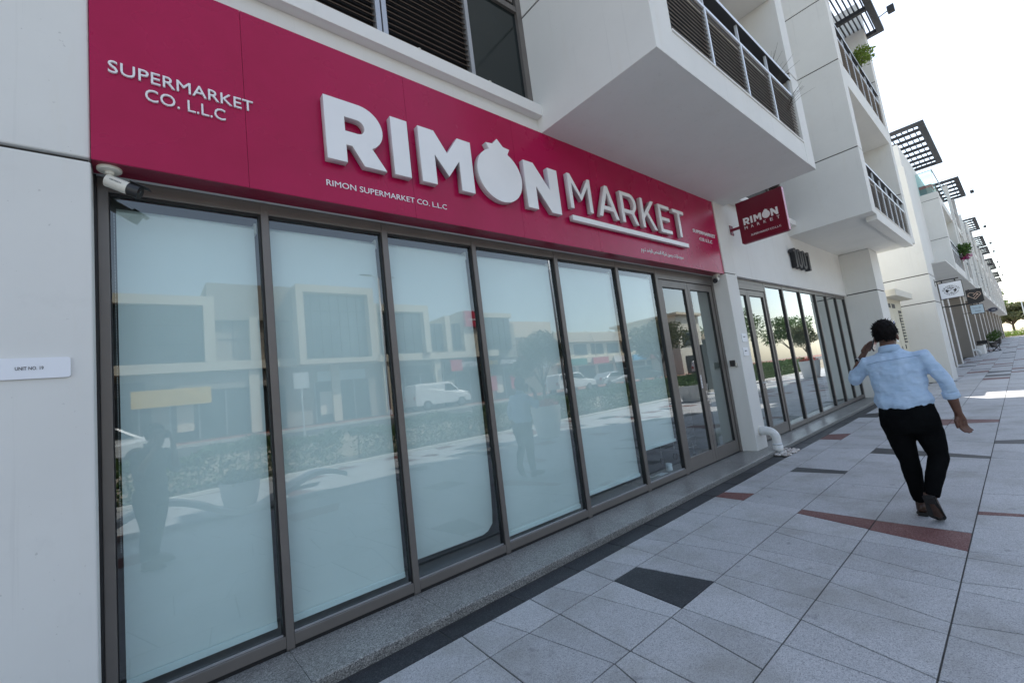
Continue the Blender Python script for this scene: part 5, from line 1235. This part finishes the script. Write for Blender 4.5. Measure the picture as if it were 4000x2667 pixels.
# ---- vehicles
M['car_glass'] = simple('car_glass', (0.015, 0.02, 0.022), 0.05, spec=0.8); M['tyre'] = simple('tyre', (0.02, 0.02, 0.02), 0.8); M['rim'] = simple('rim', (0.4, 0.4, 0.42), 0.3, 0.8)
M['lamp_red'] = simple('tail_lamp', (0.4, 0.01, 0.01), 0.2); M['lamp_clear'] = simple('head_lamp', (0.6, 0.6, 0.6), 0.1)
def car(label, loc, heading, kind, paint, group='cars on the far side of the road'):
    t = thing('van' if kind == 'van' else 'parked_car', label, 'van' if kind == 'van' else 'car', loc, group)
    L, Wd, Hh = {'van': (4.4, 1.8, 1.82), 'sedan': (4.6, 1.8, 1.45), 'suv': (4.7, 1.9, 1.72)}[kind]
    prof = {'van': [(-2.2, .35), (-2.2, 1.2), (-2.1, 1.75), (-1.8, 1.82), (.35, 1.82), (.75, 1.74), (1.35, 1.15), (2.05, .98), (2.2, .75), (2.2, .35)],
            'sedan': [(-2.3, .4), (-2.3, .85), (-2.1, .98), (-1.45, 1.02), (-.85, 1.4), (-.3, 1.45), (.35, 1.4), (1.05, 1.0), (1.9, .9), (2.28, .7), (2.3, .4)],
            'suv': [(-2.35, .45), (-2.35, 1.05), (-2.15, 1.6), (-1.8, 1.7), (.2, 1.72), (.55, 1.64), (1.15, 1.12), (2.05, 1.0), (2.35, .8), (2.35, .45)]}[kind]
    win = {'van': [(.15, 1.2), (.2, 1.68), (.62, 1.66), (1.18, 1.2)], 'sedan': [(-1.3, 1.02), (-.82, 1.34), (.32, 1.34), (.9, 1.02)], 'suv': [(-2.0, 1.1), (-1.95, 1.55), (.35, 1.6), (1.0, 1.12)]}[kind]
    R3 = Matrix.Rotation(heading, 3, 'Z'); B = Vector(loc)
    def T_(x, y, z): return B+R3 @ Vector((x, y, 0))+Vector((0, 0, z))
    bm = NB(); rows = []
    for y, k in ((-Wd/2, .90), (-Wd/2+.06, 1.0), (Wd/2-.06, 1.0), (Wd/2, .90)):
        rows.append([bm.verts.new(T_(x, y*(1.0 if z < 1.0 else .90), .35+(z-.35)*(k if z > .9 else 1.0) if abs(y) > Wd/2-.03 else z)) for x, z in prof])
    n_ = len(prof)
    for A, C in zip(rows, rows[1:]):
        for i in range(n_): j = (i+1) % n_; bm.faces.new((A[i], A[j], C[j], C[i]))
    bm.faces.new(rows[0]); bm.faces.new(list(reversed(rows[-1]))); ob('body', recalc(bm), paint, t, False)
    for s_ in (-1, 1):
        bm = NB(); yv_ = (Wd/2*0.905+.012)*s_; prism(bm, [T_(x, yv_, z) for x, z in win], R3 @ Vector((0, s_, 0)), 0.012); ob('side_window', recalc(bm), M['car_glass'], t)
        for x in (-1.35, 1.4):
            bm = NB(); tube(bm, [T_(x, s_*(Wd/2-.2), .33), T_(x, s_*(Wd/2+.02), .33)], .33, 20); wh = ob('wheel', recalc(bm), M['tyre'], t)
            bm = NB(); tube(bm, [T_(x, s_*(Wd/2+.021), .33), T_(x, s_*(Wd/2+.03), .33)], .2, 14); ob('rim', recalc(bm), M['rim'], wh)
        bm = NB(); prism(bm, [T_(prof[-1][0]+.005, s_*.55, .68), T_(prof[-1][0]+.005, s_*.82, .68), T_(prof[-1][0]-.06, s_*.82, .84), T_(prof[-1][0]-.06, s_*.55, .84)], R3 @ Vector((1, 0, 0)), .03); ob('headlight', recalc(bm), M['lamp_clear'], t)
        bm = NB(); prism(bm, [T_(-L/2-.005, s_*.6, .75), T_(-L/2-.005, s_*.85, .75), T_(-L/2-.005, s_*.85, 1.0), T_(-L/2-.005, s_*.6, 1.0)], R3 @ Vector((-1, 0, 0)), .02); ob('tail_light', recalc(bm), M['lamp_red'], t)
    return t
pw = simple('white_car_paint', (0.70, 0.71, 0.72), 0.25, var=0.03); ps = simple('silver_car_paint', (0.42, 0.43, 0.45), 0.25, 0.4, 0.03); pd = simple('dark_car_paint', (0.04, 0.045, 0.05), 0.2, var=0.05)
car('white compact van mirrored in the third window', (16.2, -24.0, 0.92), rad(0), 'van', pw)
car('white sedan mirrored at the left edge of the first window', (-1.4, -17.8, 0.51), rad(180), 'sedan', pw)
car('silver sedan mirrored in the glass door', (33.5, -22.0, 0.72), rad(0), 'sedan', ps)
car('white car mirrored beside the door', (28.5, -22.5, 0.74), rad(0), 'suv', pw)
car('dark car mirrored deep in the glass door', (39.5, -22.5, 0.74), rad(0), 'suv', pd)
car('silver sedan mirrored in the right hand shop', (47, -17.8, 0.51), rad(180), 'sedan', ps)
car('white suv mirrored in the right hand shop', (54, -22.5, 0.74), rad(0), 'suv', pw)
# ------------------------------------------------------------------ people
def skin_mat(name, lo, hi):
    m, nt, b = new_mat(name); nt.links.new(ramp(nt, noise(nt, 14, 4), [(0.3, lo), (0.7, hi)]), b.inputs['Base Color'])
    b.inputs['Roughness'].default_value = 0.5; b.inputs['Subsurface Weight'].default_value = 0.08; b.inputs['Subsurface Radius'].default_value = (0.02, 0.008, 0.004); b.inputs['Subsurface Scale'].default_value = 0.3
    bump(nt, b, noise(nt, 180, 3), 0.12, 0.001); return m
def cloth_mat(name, lo, hi, sc=9.0, wr=0.45, rough=0.85):
    m, nt, b = new_mat(name)
    f = noise(nt, sc, 5, 0.6); nt.links.new(ramp(nt, f, [(0.3, lo), (0.7, hi)]), b.inputs['Base Color'])
    b.inputs['Roughness'].default_value = rough; b.inputs['Specular IOR Level'].default_value = 0.15 if hi[2] > 0.1 else 0.04; b.inputs['Sheen Weight'].default_value = 0.0 if hi[2] < 0.1 else 0.15
    mp = N(nt, 'ShaderNodeMapping'); mp.inputs['Scale'].default_value = (1, 1, 2.2); nt.links.new(pos(nt), mp.inputs['Vector'])
    n1 = noise(nt, 11, 3, 0.5, mp.outputs[0]); n2 = noise(nt, 420, 2)
    ad = N(nt, 'ShaderNodeMath', operation='MULTIPLY_ADD'); ad.inputs[1].default_value = 0.05; nt.links.new(n2, ad.inputs[0]); nt.links.new(n1, ad.inputs[2])
    bump(nt, b, ad.outputs[0], wr, 0.03); return m
M['skin'] = skin_mat('brown_skin', (0.095, 0.042, 0.027), (0.135, 0.065, 0.043))
M['skin2'] = skin_mat('tan_skin', (0.22, 0.12, 0.08), (0.30, 0.17, 0.12))
M['shirt'] = cloth_mat('pale_blue_chambray', (0.34, 0.47, 0.64), (0.46, 0.59, 0.76))
M['stitch'] = simple('blue_stitching', (0.20, 0.29, 0.42), 0.9)
M['trouser'] = cloth_mat('black_trousers', (0.0035, 0.004, 0.0045), (0.006, 0.0065, 0.007), 6, 0.3, 0.95)
M['shoe'] = simple('brown_leather', (0.055, 0.026, 0.016), 0.35, var=0.25, vscale=20); M['sole'] = simple('dark_sole', (0.016, 0.015, 0.015), 0.7)
M['hair'] = simple('black_hair', (0.006, 0.005, 0.005), 0.75, var=0.3, vscale=60, spec=0.12)
M['phone'] = simple('phone_black', (0.01, 0.01, 0.012), 0.15)
M['eye'] = simple('eye_white', (0.7, 0.68, 0.65), 0.2); M['lip'] = simple('lips', (0.20, 0.08, 0.07), 0.5)
M['grey_shirt'] = cloth_mat('grey_shirt', (0.10, 0.11, 0.12), (0.14, 0.15, 0.16)); M['jeans'] = cloth_mat('dark_jeans', (0.02, 0.025, 0.035), (0.03, 0.036, 0.05))
def person(label, base, az, sp, skin, shirt, trouser, shoe, seed):
    """sp: joints in local (forward, left, up) metres"""
    P = thing('person', label, 'person', base); B = Vector(base); ca, sa = math.cos(az), math.sin(az)
    F = Vector((ca, sa, 0)); Lf = Vector((-sa, ca, 0))
    def T(p): return B + F*p[0] + Lf*p[1] + Vector((0, 0, p[2]))
    def ell(bm, c, r, sub=3, rot=None):
        vs = bmesh.ops.create_icosphere(bm, subdivisions=sub, radius=1.0)['verts']
        for v in vs:
            q = Vector((v.co.x*r[0], v.co.y*r[1], v.co.z*r[2]))
            if rot: q = rot @ q
            v.co = T((c[0]+q.x, c[1]+q.y, c[2]+q.z))
    def limb(bm, pts, rr, seg=16): tube(bm, [T(p) for p in pts], rr, seg)
    def torso(bm, rings, seg=28):
        R_ = []
        for (cx, cy, cz, wy, dx) in rings: R_.append([bm.verts.new(T((cx+dx*math.sin(2*math.pi*k/seg), cy+wy*math.cos(2*math.pi*k/seg), cz))) for k in range(seg)])
        for A, C in zip(R_, R_[1:]):
            for k in range(seg): j = (k+1) % seg; bm.faces.new((A[k], A[j], C[j], C[k]))
        bm.faces.new(list(reversed(R_[0]))); bm.faces.new(R_[-1])
    def finish(name, bm, mat, vox, parent=P, smooth_it=6, disp=None):
        o = ob(name, recalc(bm), mat, parent, True)
        r = o.modifiers.new('merge', 'REMESH'); r.mode = 'VOXEL'; r.voxel_size = vox; r.use_smooth_shade = True
        s_ = o.modifiers.new('soft', 'SMOOTH'); s_.factor = 0.5; s_.iterations = smooth_it
        if disp:
            tx = bpy.data.textures.new(name+'_folds', 'CLOUDS'); tx.noise_scale = disp[1]; d = o.modifiers.new('folds', 'DISPLACE'); d.texture = tx; d.strength = disp[0]; d.mid_level = 0.5; d.texture_coords = 'GLOBAL'
        return o
    hd = sp['head']; nk = sp['neck']
    # --- body: one continuous skin surface
    bm = NB()
    ell(bm, (hd[0]-0.008, hd[1], hd[2]+0.03), (0.098, 0.078, 0.100)); ell(bm, (hd[0]+0.028, hd[1], hd[2]-0.045), (0.066, 0.060, 0.085))
    ell(bm, (hd[0]+0.05, hd[1], hd[2]-0.105), (0.035, 0.034, 0.028), 2)
    ell(bm, (hd[0]+0.098, hd[1], hd[2]-0.02), (0.020, 0.014, 0.026), 2)
    for s_ in (1, -1): ell(bm, (hd[0]-0.005, hd[1]+s_*0.080, hd[2]-0.015), (0.020, 0.009, 0.033), 2); ell(bm, (hd[0]+0.062, hd[1]+s_*0.035, hd[2]+0.012), (0.02, 0.024, 0.012), 2)
    limb(bm, [(hd[0]-0.01, hd[1], hd[2]-0.05), nk, (nk[0]-0.01, nk[1], nk[2]-0.10)], [0.056, 0.060, 0.075])
    torso(bm, [(c[0], c[1], c[2], c[3]*0.90, c[4]*0.88) for c in sp['torso']])
    for sd_ in ('L', 'R'):
        a = sp['arm'+sd_]; limb(bm, [a[0], a[1], a[2]], [0.046, 0.041, 0.027]); limb(bm, [a[1], [a[1][i]*0.6+a[2][i]*0.4 for i in range(3)], a[2]], [0.040, 0.041, 0.027])
        l = sp['leg'+sd_]; limb(bm, l[:3], [0.078, 0.053, 0.038])
        # hand: palm plus five bent fingers
        w_, pc = Vector(a[2]), Vector(sp['hand'+sd_]['palm']); hn = sp['hand'+sd_]
        kd = (pc-w_).normalized(); ac = Vector(hn['across']).normalized(); nrm = kd.cross(ac).normalized()
        kn = pc+kd*0.045
        limb(bm, [w_, w_+(pc-w_)*0.6, pc], [0.026, (0.034, 0.022), (0.038, 0.020)]); limb(bm, [pc-ac*0.026-kd*0.02, kn-ac*0.028], [0.018, 0.0125]); limb(bm, [pc-kd*0.02, kn], [0.020, 0.014]); limb(bm, [pc+ac*0.026-kd*0.02, kn+ac*0.028], [0.018, 0.0125])
        cl = hn.get('curl', 0.35)
        for k, (off, L_) in enumerate(((-0.030, 0.066), (-0.010, 0.078), (0.011, 0.074), (0.031, 0.058))):
            p = kn+ac*off; d = kd.copy(); pts = [p-kd*0.02, p]
            for j, fr in enumerate((0.42, 0.32, 0.26)):
                an = cl*(0.8+0.25*j)+0.05*k; d = (d*math.cos(an)+nrm*hn.get('side', 1)*math.sin(an)).normalized(); p = p+d*L_*fr; pts.append(p)
            limb(bm, pts, [0.0105, 0.0102, 0.0095, 0.0088, 0.0072], 10)
        tp = pc-kd*0.025-ac*0.026*hn.get('thumb', 1); td = (kd*0.55-ac*hn.get('thumb', 1)*0.75+nrm*hn.get('side', 1)*0.35).normalized()
        limb(bm, [tp, tp+td*0.034, tp+(td*0.6+kd*0.6).normalized()*0.062, tp+(td*0.45+kd*0.8).normalized()*0.085], [0.016, 0.0125, 0.011, 0.008], 10)
    body = finish('body', bm, skin, 0.0058, P, 3)
    for s_ in (1, -1):
        bm = NB(); ell(bm, (hd[0]+0.080, hd[1]+s_*0.033, hd[2]+0.000), (0.012, 0.014, 0.010), 2); ob('eye', recalc(bm), M['eye'], body, True)
    bm = NB(); ell(bm, (hd[0]+0.088, hd[1], hd[2]-0.070), (0.010, 0.026, 0.009), 2); ob('mouth', recalc(bm), M['lip'], body, True)
    # --- hair: cap plus short tufts
    bm = NB(); g = random.Random(seed); vs = bmesh.ops.create_icosphere(bm, subdivisions=5, radius=1.0)['verts']; kill = []
    tufts = []
    for v in list(vs):
        d = v.co.copy(); low = -0.62 if d.x < 0.1 else (0.35 if d.x > 0.5 else -0.1)
        k = 1.0+0.035*math.sin(d.x*11+d.z*7)*math.sin(d.y*13+1.0)+g.uniform(-0.012, 0.012); top = 0.018 if d.z > 0.2 else 0.0
        if d.z < low: kill.append(v)
        elif g.random() < 0.55: tufts.append(d)
        side_in = 0.90 if d.z < -0.15 else 1.0
        v.co = T((hd[0]-0.012+d.x*0.106*k, hd[1]+d.y*0.089*k*side_in, hd[2]+0.036+d.z*(0.106+top)*k))
    bmesh.ops.delete(bm, geom=kill, context='VERTS')
    for d in tufts:
        c = Vector((hd[0]-0.012+d.x*0.103, hd[1]+d.y*0.086*(0.9 if d.z < -0.15 else 1), hd[2]+0.036+d.z*0.114)); n_ = Vector((d.x, d.y, d.z*1.2)).normalized()
        sw = (n_*0.35+Vector((g.uniform(-.5, .5), g.uniform(-.5, .5), g.uniform(-.3, .3))) + (Vector((0.1, 0.0, -1.0)) if d.z < 0.35 else Vector((0.5, 0.35, 0.15)))).normalized()
        L_ = g.uniform(0.014, 0.034) * (1.0 if d.z > 0.25 else 0.6); s_ = n_.cross(sw); s_ = (s_.normalized() if s_.length > 1e-4 else Vector((0, 1, 0)))*0.0042
        q = [bm.verts.new(T(p)) for p in (c-s_, c+s_, c+sw*L_*0.6+n_*0.004+s_*0.5, c+sw*L_+n_*0.002)]; bm.faces.new(q)
    ob('hair', bm, M['hair'], P, True)
    # --- shirt
    bm = NB(); torso(bm, sp['torso']); 
    for sd_ in ('L', 'R'):
        a = sp['arm'+sd_]; e = a[1]; cu = [e[i]+(a[2][i]-e[i])*sp['sleeve'+sd_] for i in range(3)]
        sh_in = [a[0][0], a[0][1]+(0.10 if a[0][1] < nk[1] else -0.10), a[0][2]-0.005]
        limb(bm, [sh_in, a[0], [(a[0][i]+e[i])/2 for i in range(3)], e], [0.068, 0.066, 0.058, 0.053]); ell(bm, e, (0.052, 0.052, 0.052), 2); limb(bm, [e, cu], [0.052, 0.050])
    shirt_o = finish('shirt', bm, shirt, 0.009, P, 4, (0.034, 0.085))
    for sd_ in ('L', 'R'):
        a = sp['arm'+sd_]; e = Vector(a[1]); cu = e+(Vector(a[2])-e)*sp['sleeve'+sd_]; dd = (Vector(a[2])-e).normalized()
        bm = NB(); limb(bm, [cu-dd*0.045, cu-dd*0.04, cu+dd*0.008, cu+dd*0.014], [0.050, 0.055, 0.056, 0.048], 20); ob('rolled_cuff', recalc(bm), shirt, shirt_o, True)
    # collar and yoke seam
    bm = NB(); seg = 24; rr = []
    for (z, r_) in ((nk[2]-0.040, 0.088), (nk[2]+0.004, 0.079), (nk[2]+0.022, 0.075)): rr.append([bm.verts.new(T((nk[0]-0.004+r_*math.cos(2*math.pi*k/seg), nk[1]+r_*0.98*math.sin(2*math.pi*k/seg), z+0.014*(-math.cos(2*math.pi*k/seg)) + sp.get('collar_tilt', 0)*math.sin(2*math.pi*k/seg)))) for k in range(seg)])
    for A, C in zip(rr, rr[1:]):
        for k in range(seg): j = (k+1) % seg; bm.faces.new((A[k], A[j], C[j], C[k]))
    co = ob('collar', recalc(bm), shirt, shirt_o, True); sdm = co.modifiers.new('thick', 'SOLIDIFY'); sdm.thickness = 0.008
    if sp.get('yoke'):
        bm = NB(); tube(bm, [T(p) for p in sp['yoke']], 0.0022, 6); ob('yoke_seam', recalc(bm), M['stitch'], shirt_o)
    # --- trousers
    bm = NB(); torso(bm, sp['hips'])
    for sd_ in ('L', 'R'):
        l = sp['leg'+sd_]; k = Vector(l[1]); h = Vector(l[0]); an = Vector(l[2])
        limb(bm, [h+Vector((0, 0, 0.05)), h, h.lerp(k, 0.5), k, k.lerp(an, 0.45)+Vector((-0.018, 0, 0)), an], [0.100, 0.106, 0.092, 0.072, 0.066, 0.052])
    tro = finish('trousers', bm, trouser, 0.009, P, 5, (0.012, 0.09))
    # --- shoes
    for sd_ in ('L', 'R'):
        f = sp['foot'+sd_]; hl, bl_, toe = Vector(f[0]), Vector(f[1]), Vector(f[2])
        up_ = Vector(f[3]).normalized(); d = (bl_-hl).normalized(); s_ = d.cross(up_).normalized()
        bm = NB(); limb(bm, [hl-d*0.012+up_*0.03, hl+up_*0.045, hl.lerp(bl_, 0.4)+up_*0.05, bl_+up_*0.036, toe+up_*0.024, toe+(toe-bl_).normalized()*0.022+up_*0.018], [0.022, (0.036, 0.046), (0.038, 0.050), (0.046, 0.034), (0.036, 0.022), 0.010], 18)
        limb(bm, [Vector(sp['leg'+sd_][2])+Vector((0, 0, 0.01)), hl+d*0.035+up_*0.055], [0.040, 0.042])
        sh = ob('shoe', recalc(bm), shoe, P, True)
        bm = NB(); out = []
        for t_, w_ in ((-0.06, 0.022), (-0.02, 0.041), (0.3, 0.040), (0.6, 0.047), (1.0, 0.053)): c = hl+(bl_-hl)*t_; out.append((c, w_))
        c = toe; out += [(bl_.lerp(toe, 0.6), 0.047), (toe+(toe-bl_).normalized()*0.026, 0.024)]
        pts = [T(c+s_*w_) for c, w_ in out]+[T(c-s_*w_) for c, w_ in reversed(out)]
        upw = (T(up_)-T((0, 0, 0))); prism(bm, pts, upw, 0.014); ob('sole', recalc(bm), M['sole'], sh)
        bm = NB(); pts = [T(hl+(bl_-hl)*t_+s_*w_-up_*0.018) for t_, w_ in ((-0.03, 0.018), (-0.01, 0.033), (0.28, 0.032))]; pts += [T(hl+(bl_-hl)*t_-s_*w_-up_*0.018) for t_, w_ in ((0.28, 0.032), (-0.01, 0.033), (-0.03, 0.018))]; prism(bm, pts, upw, 0.0175); ob('heel_block', recalc(bm), M['sole'], sh)
    return P, T
# walking man, seen from behind; local origin under his pelvis
mb = Vector((5.13, -2.53, 0.0))
man_sp = dict(
    head=(0.035, 0.030, 1.585), neck=(0.01, 0.022, 1.475), collar_tilt=-0.004,
    torso=[(0.0, 0.005, 0.930, 0.178, 0.118), (0.0, 0.005, 0.965, 0.195, 0.134), (0.0, 0.005, 1.01, 0.204, 0.140), (0.0, 0.006, 1.10, 0.188, 0.124), (0.0, 0.008, 1.20, 0.194, 0.126), (0.0, 0.010, 1.30, 0.212, 0.126), (0.0, 0.012, 1.375, 0.215, 0.110), (0.002, 0.016, 1.42, 0.165, 0.086), (0.005, 0.020, 1.455, 0.095, 0.070), (0.008, 0.022, 1.475, 0.066, 0.060)],
    armL=[(0.01, 0.195, 1.365), (0.075, 0.335, 1.215), (0.15, 0.255, 1.425)], armR=[(0.0, -0.185, 1.375), (-0.015, -0.292, 1.165), (0.055, -0.318, 0.885)],
    sleeveL=0.30, sleeveR=0.50,
    handL=dict(palm=(0.15, 0.205, 1.495), across=(0.45, -0.35, 0.0), curl=0.30, side=-1, thumb=1), handR=dict(palm=(0.075, -0.322, 0.815), across=(0.75, -0.7, 0.0), curl=0.52, side=1, thumb=1),
    hips=[(0.0, -0.003, 0.985, 0.186, 0.124), (0.0, -0.003, 0.95, 0.192, 0.132), (-0.01, -0.008, 0.88, 0.203, 0.145), (-0.015, -0.010, 0.80, 0.206, 0.142), (-0.01, -0.010, 0.735, 0.188, 0.115)],
    legL=[(0.0, 0.085, 0.80), (0.055, 0.060, 0.475), (0.085, 0.045, 0.125)], legR=[(0.0, -0.110, 0.80), (0.045, -0.138, 0.520), (-0.125, -0.062, 0.225)],
    footL=[(0.045, 0.045, 0.020), (0.225, 0.040, 0.020), (0.315, 0.036, 0.026), (0, 0, 1)], footR=[(-0.175, -0.048, 0.225), (-0.105, -0.066, 0.055), (-0.040, -0.072, 0.016), (0.92, 0.0, 0.40)],
    yoke=[(-0.105, 0.185, 1.352), (-0.122, 0.10, 1.372), (-0.127, 0.01, 1.378), (-0.123, -0.09, 1.385), (-0.104, -0.185, 1.392)])
man, TM = person('man in pale blue shirt and black trousers walking away, phone at ear', mb, 0.0, man_sp, M['skin'], M['shirt'], M['trouser'], M['shoe'], 5)
ph = thing('mobile_phone', 'dark phone held against the left ear of the walking man', 'phone', TM((0.075, 0.125, 1.50)))
bm = NB(); box(bm, -0.006, 0.006, -0.036, 0.036, -0.075, 0.075); bmesh.ops.recalc_face_normals(bm, faces=bm.faces); bmesh.ops.bevel(bm, geom=list(bm.edges), offset=0.004, segments=2, affect='EDGES')
RM = Matrix.Translation(TM((0.085, 0.128, 1.545))) @ Matrix.Rotation(rad(90), 4, 'Z') @ Matrix.Rotation(rad(28), 4, 'X') @ Matrix.Rotation(rad(-14), 4, 'Y')
for v in bm.verts: v.co = RM @ v.co
ob('case', recalc(bm), M['phone'], ph)
bm = NB(); box(bm, -0.0072, -0.0062, -0.032, 0.032, -0.070, 0.070)
for v in bm.verts: v.co = RM @ v.co
ob('screen', recalc(bm), M['car_glass'], ph)
wa = thing('wrist_watch', 'steel watch with dark face on the raised left wrist', 'watch', TM((0.13, 0.27, 1.38)))
d_ = (Vector(man_sp['armL'][2])-Vector(man_sp['armL'][1])).normalized(); c_ = Vector(man_sp['armL'][2])-d_*0.025
bm = NB(); tube(bm, [TM(c_-d_*0.010), TM(c_+d_*0.010)], 0.0335, 24); ob('strap', recalc(bm), M['black'], wa, True)
o_ = Vector((-0.62, 0.66, -0.15)).normalized(); bm = NB(); tube(bm, [TM(c_+o_*0.026), TM(c_+o_*0.041)], 0.023, 24); ob('case', recalc(bm), M['steel'], wa)
bm = NB(); tube(bm, [TM(c_+o_*0.0412), TM(c_+o_*0.0425)], 0.019, 24); ob('dial', recalc(bm), M['phone'], wa)
# photographer (only his mirror image is in the picture)
az = math.atan2(fw.y, fw.x); cb = Vector((0.10, -3.56, 0.0))
pg_sp = dict(head=(0.085, 0.0, 1.50), neck=(0.03, 0.0, 1.395),
    torso=[(0.0, 0, 0.90, 0.17, 0.12), (0.0, 0, 0.97, 0.18, 0.13), (0.0, 0, 1.10, 0.17, 0.12), (0.0, 0, 1.22, 0.19, 0.12), (0.0, 0, 1.30, 0.20, 0.11), (0.01, 0, 1.345, 0.15, 0.085), (0.02, 0, 1.375, 0.09, 0.07), (0.03, 0, 1.39, 0.065, 0.06)],
    armL=[(0.01, 0.18, 1.29), (0.10, 0.24, 1.08), (0.205, 0.105, 1.38)], armR=[(0.01, -0.18, 1.29), (0.10, -0.24, 1.08), (0.205, -0.105, 1.40)], sleeveL=0.1, sleeveR=0.1,
    handL=dict(palm=(0.215, 0.085, 1.445), across=(0.3, -0.6, 0.2), curl=0.5, side=-1), handR=dict(palm=(0.215, -0.085, 1.455), across=(0.3, 0.6, 0.2), curl=0.5, side=1),
    hips=[(0.0, 0, 0.92, 0.17, 0.12), (-0.01, 0, 0.85, 0.185, 0.14), (-0.01, 0, 0.76, 0.185, 0.135), (0, 0, 0.70, 0.17, 0.11)],
    legL=[(0, 0.09, 0.76), (0.06, 0.10, 0.45), (0.03, 0.11, 0.11)], legR=[(0, -0.09, 0.76), (-0.04, -0.11, 0.45), (-0.13, -0.13, 0.11)],
    footL=[(0.0, 0.11, 0.02), (0.18, 0.115, 0.02), (0.26, 0.12, 0.026), (0, 0, 1)], footR=[(-0.16, -0.13, 0.02), (0.02, -0.14, 0.02), (0.10, -0.145, 0.026), (0, 0, 1)])
pgp, TP = person('photographer in dark clothes, mirrored in the leftmost window', cb, az, pg_sp, M['skin2'], M['grey_shirt'], M['jeans'], M['shoe'], 9)
pcm = thing('photo_camera', 'black camera held up by the mirrored photographer', 'camera', TP((0.225, 0, 1.47)))
bm = NB(); tube(bm, [TP((0.195, 0, 1.515)), TP((0.265, 0, 1.515))], [0.035, 0.032], 20); ob('lens', recalc(bm), M['black'], pcm)
bm = NB()
prism(bm, [TP((0.175, 0.068, 1.465)), TP((0.175, -0.068, 1.465)), TP((0.175, -0.068, 1.56)), TP((0.175, 0.068, 1.56))], F_ if False else Vector((math.cos(az), math.sin(az), 0)), 0.03); ob('body', recalc(bm), M['black'], pcm)
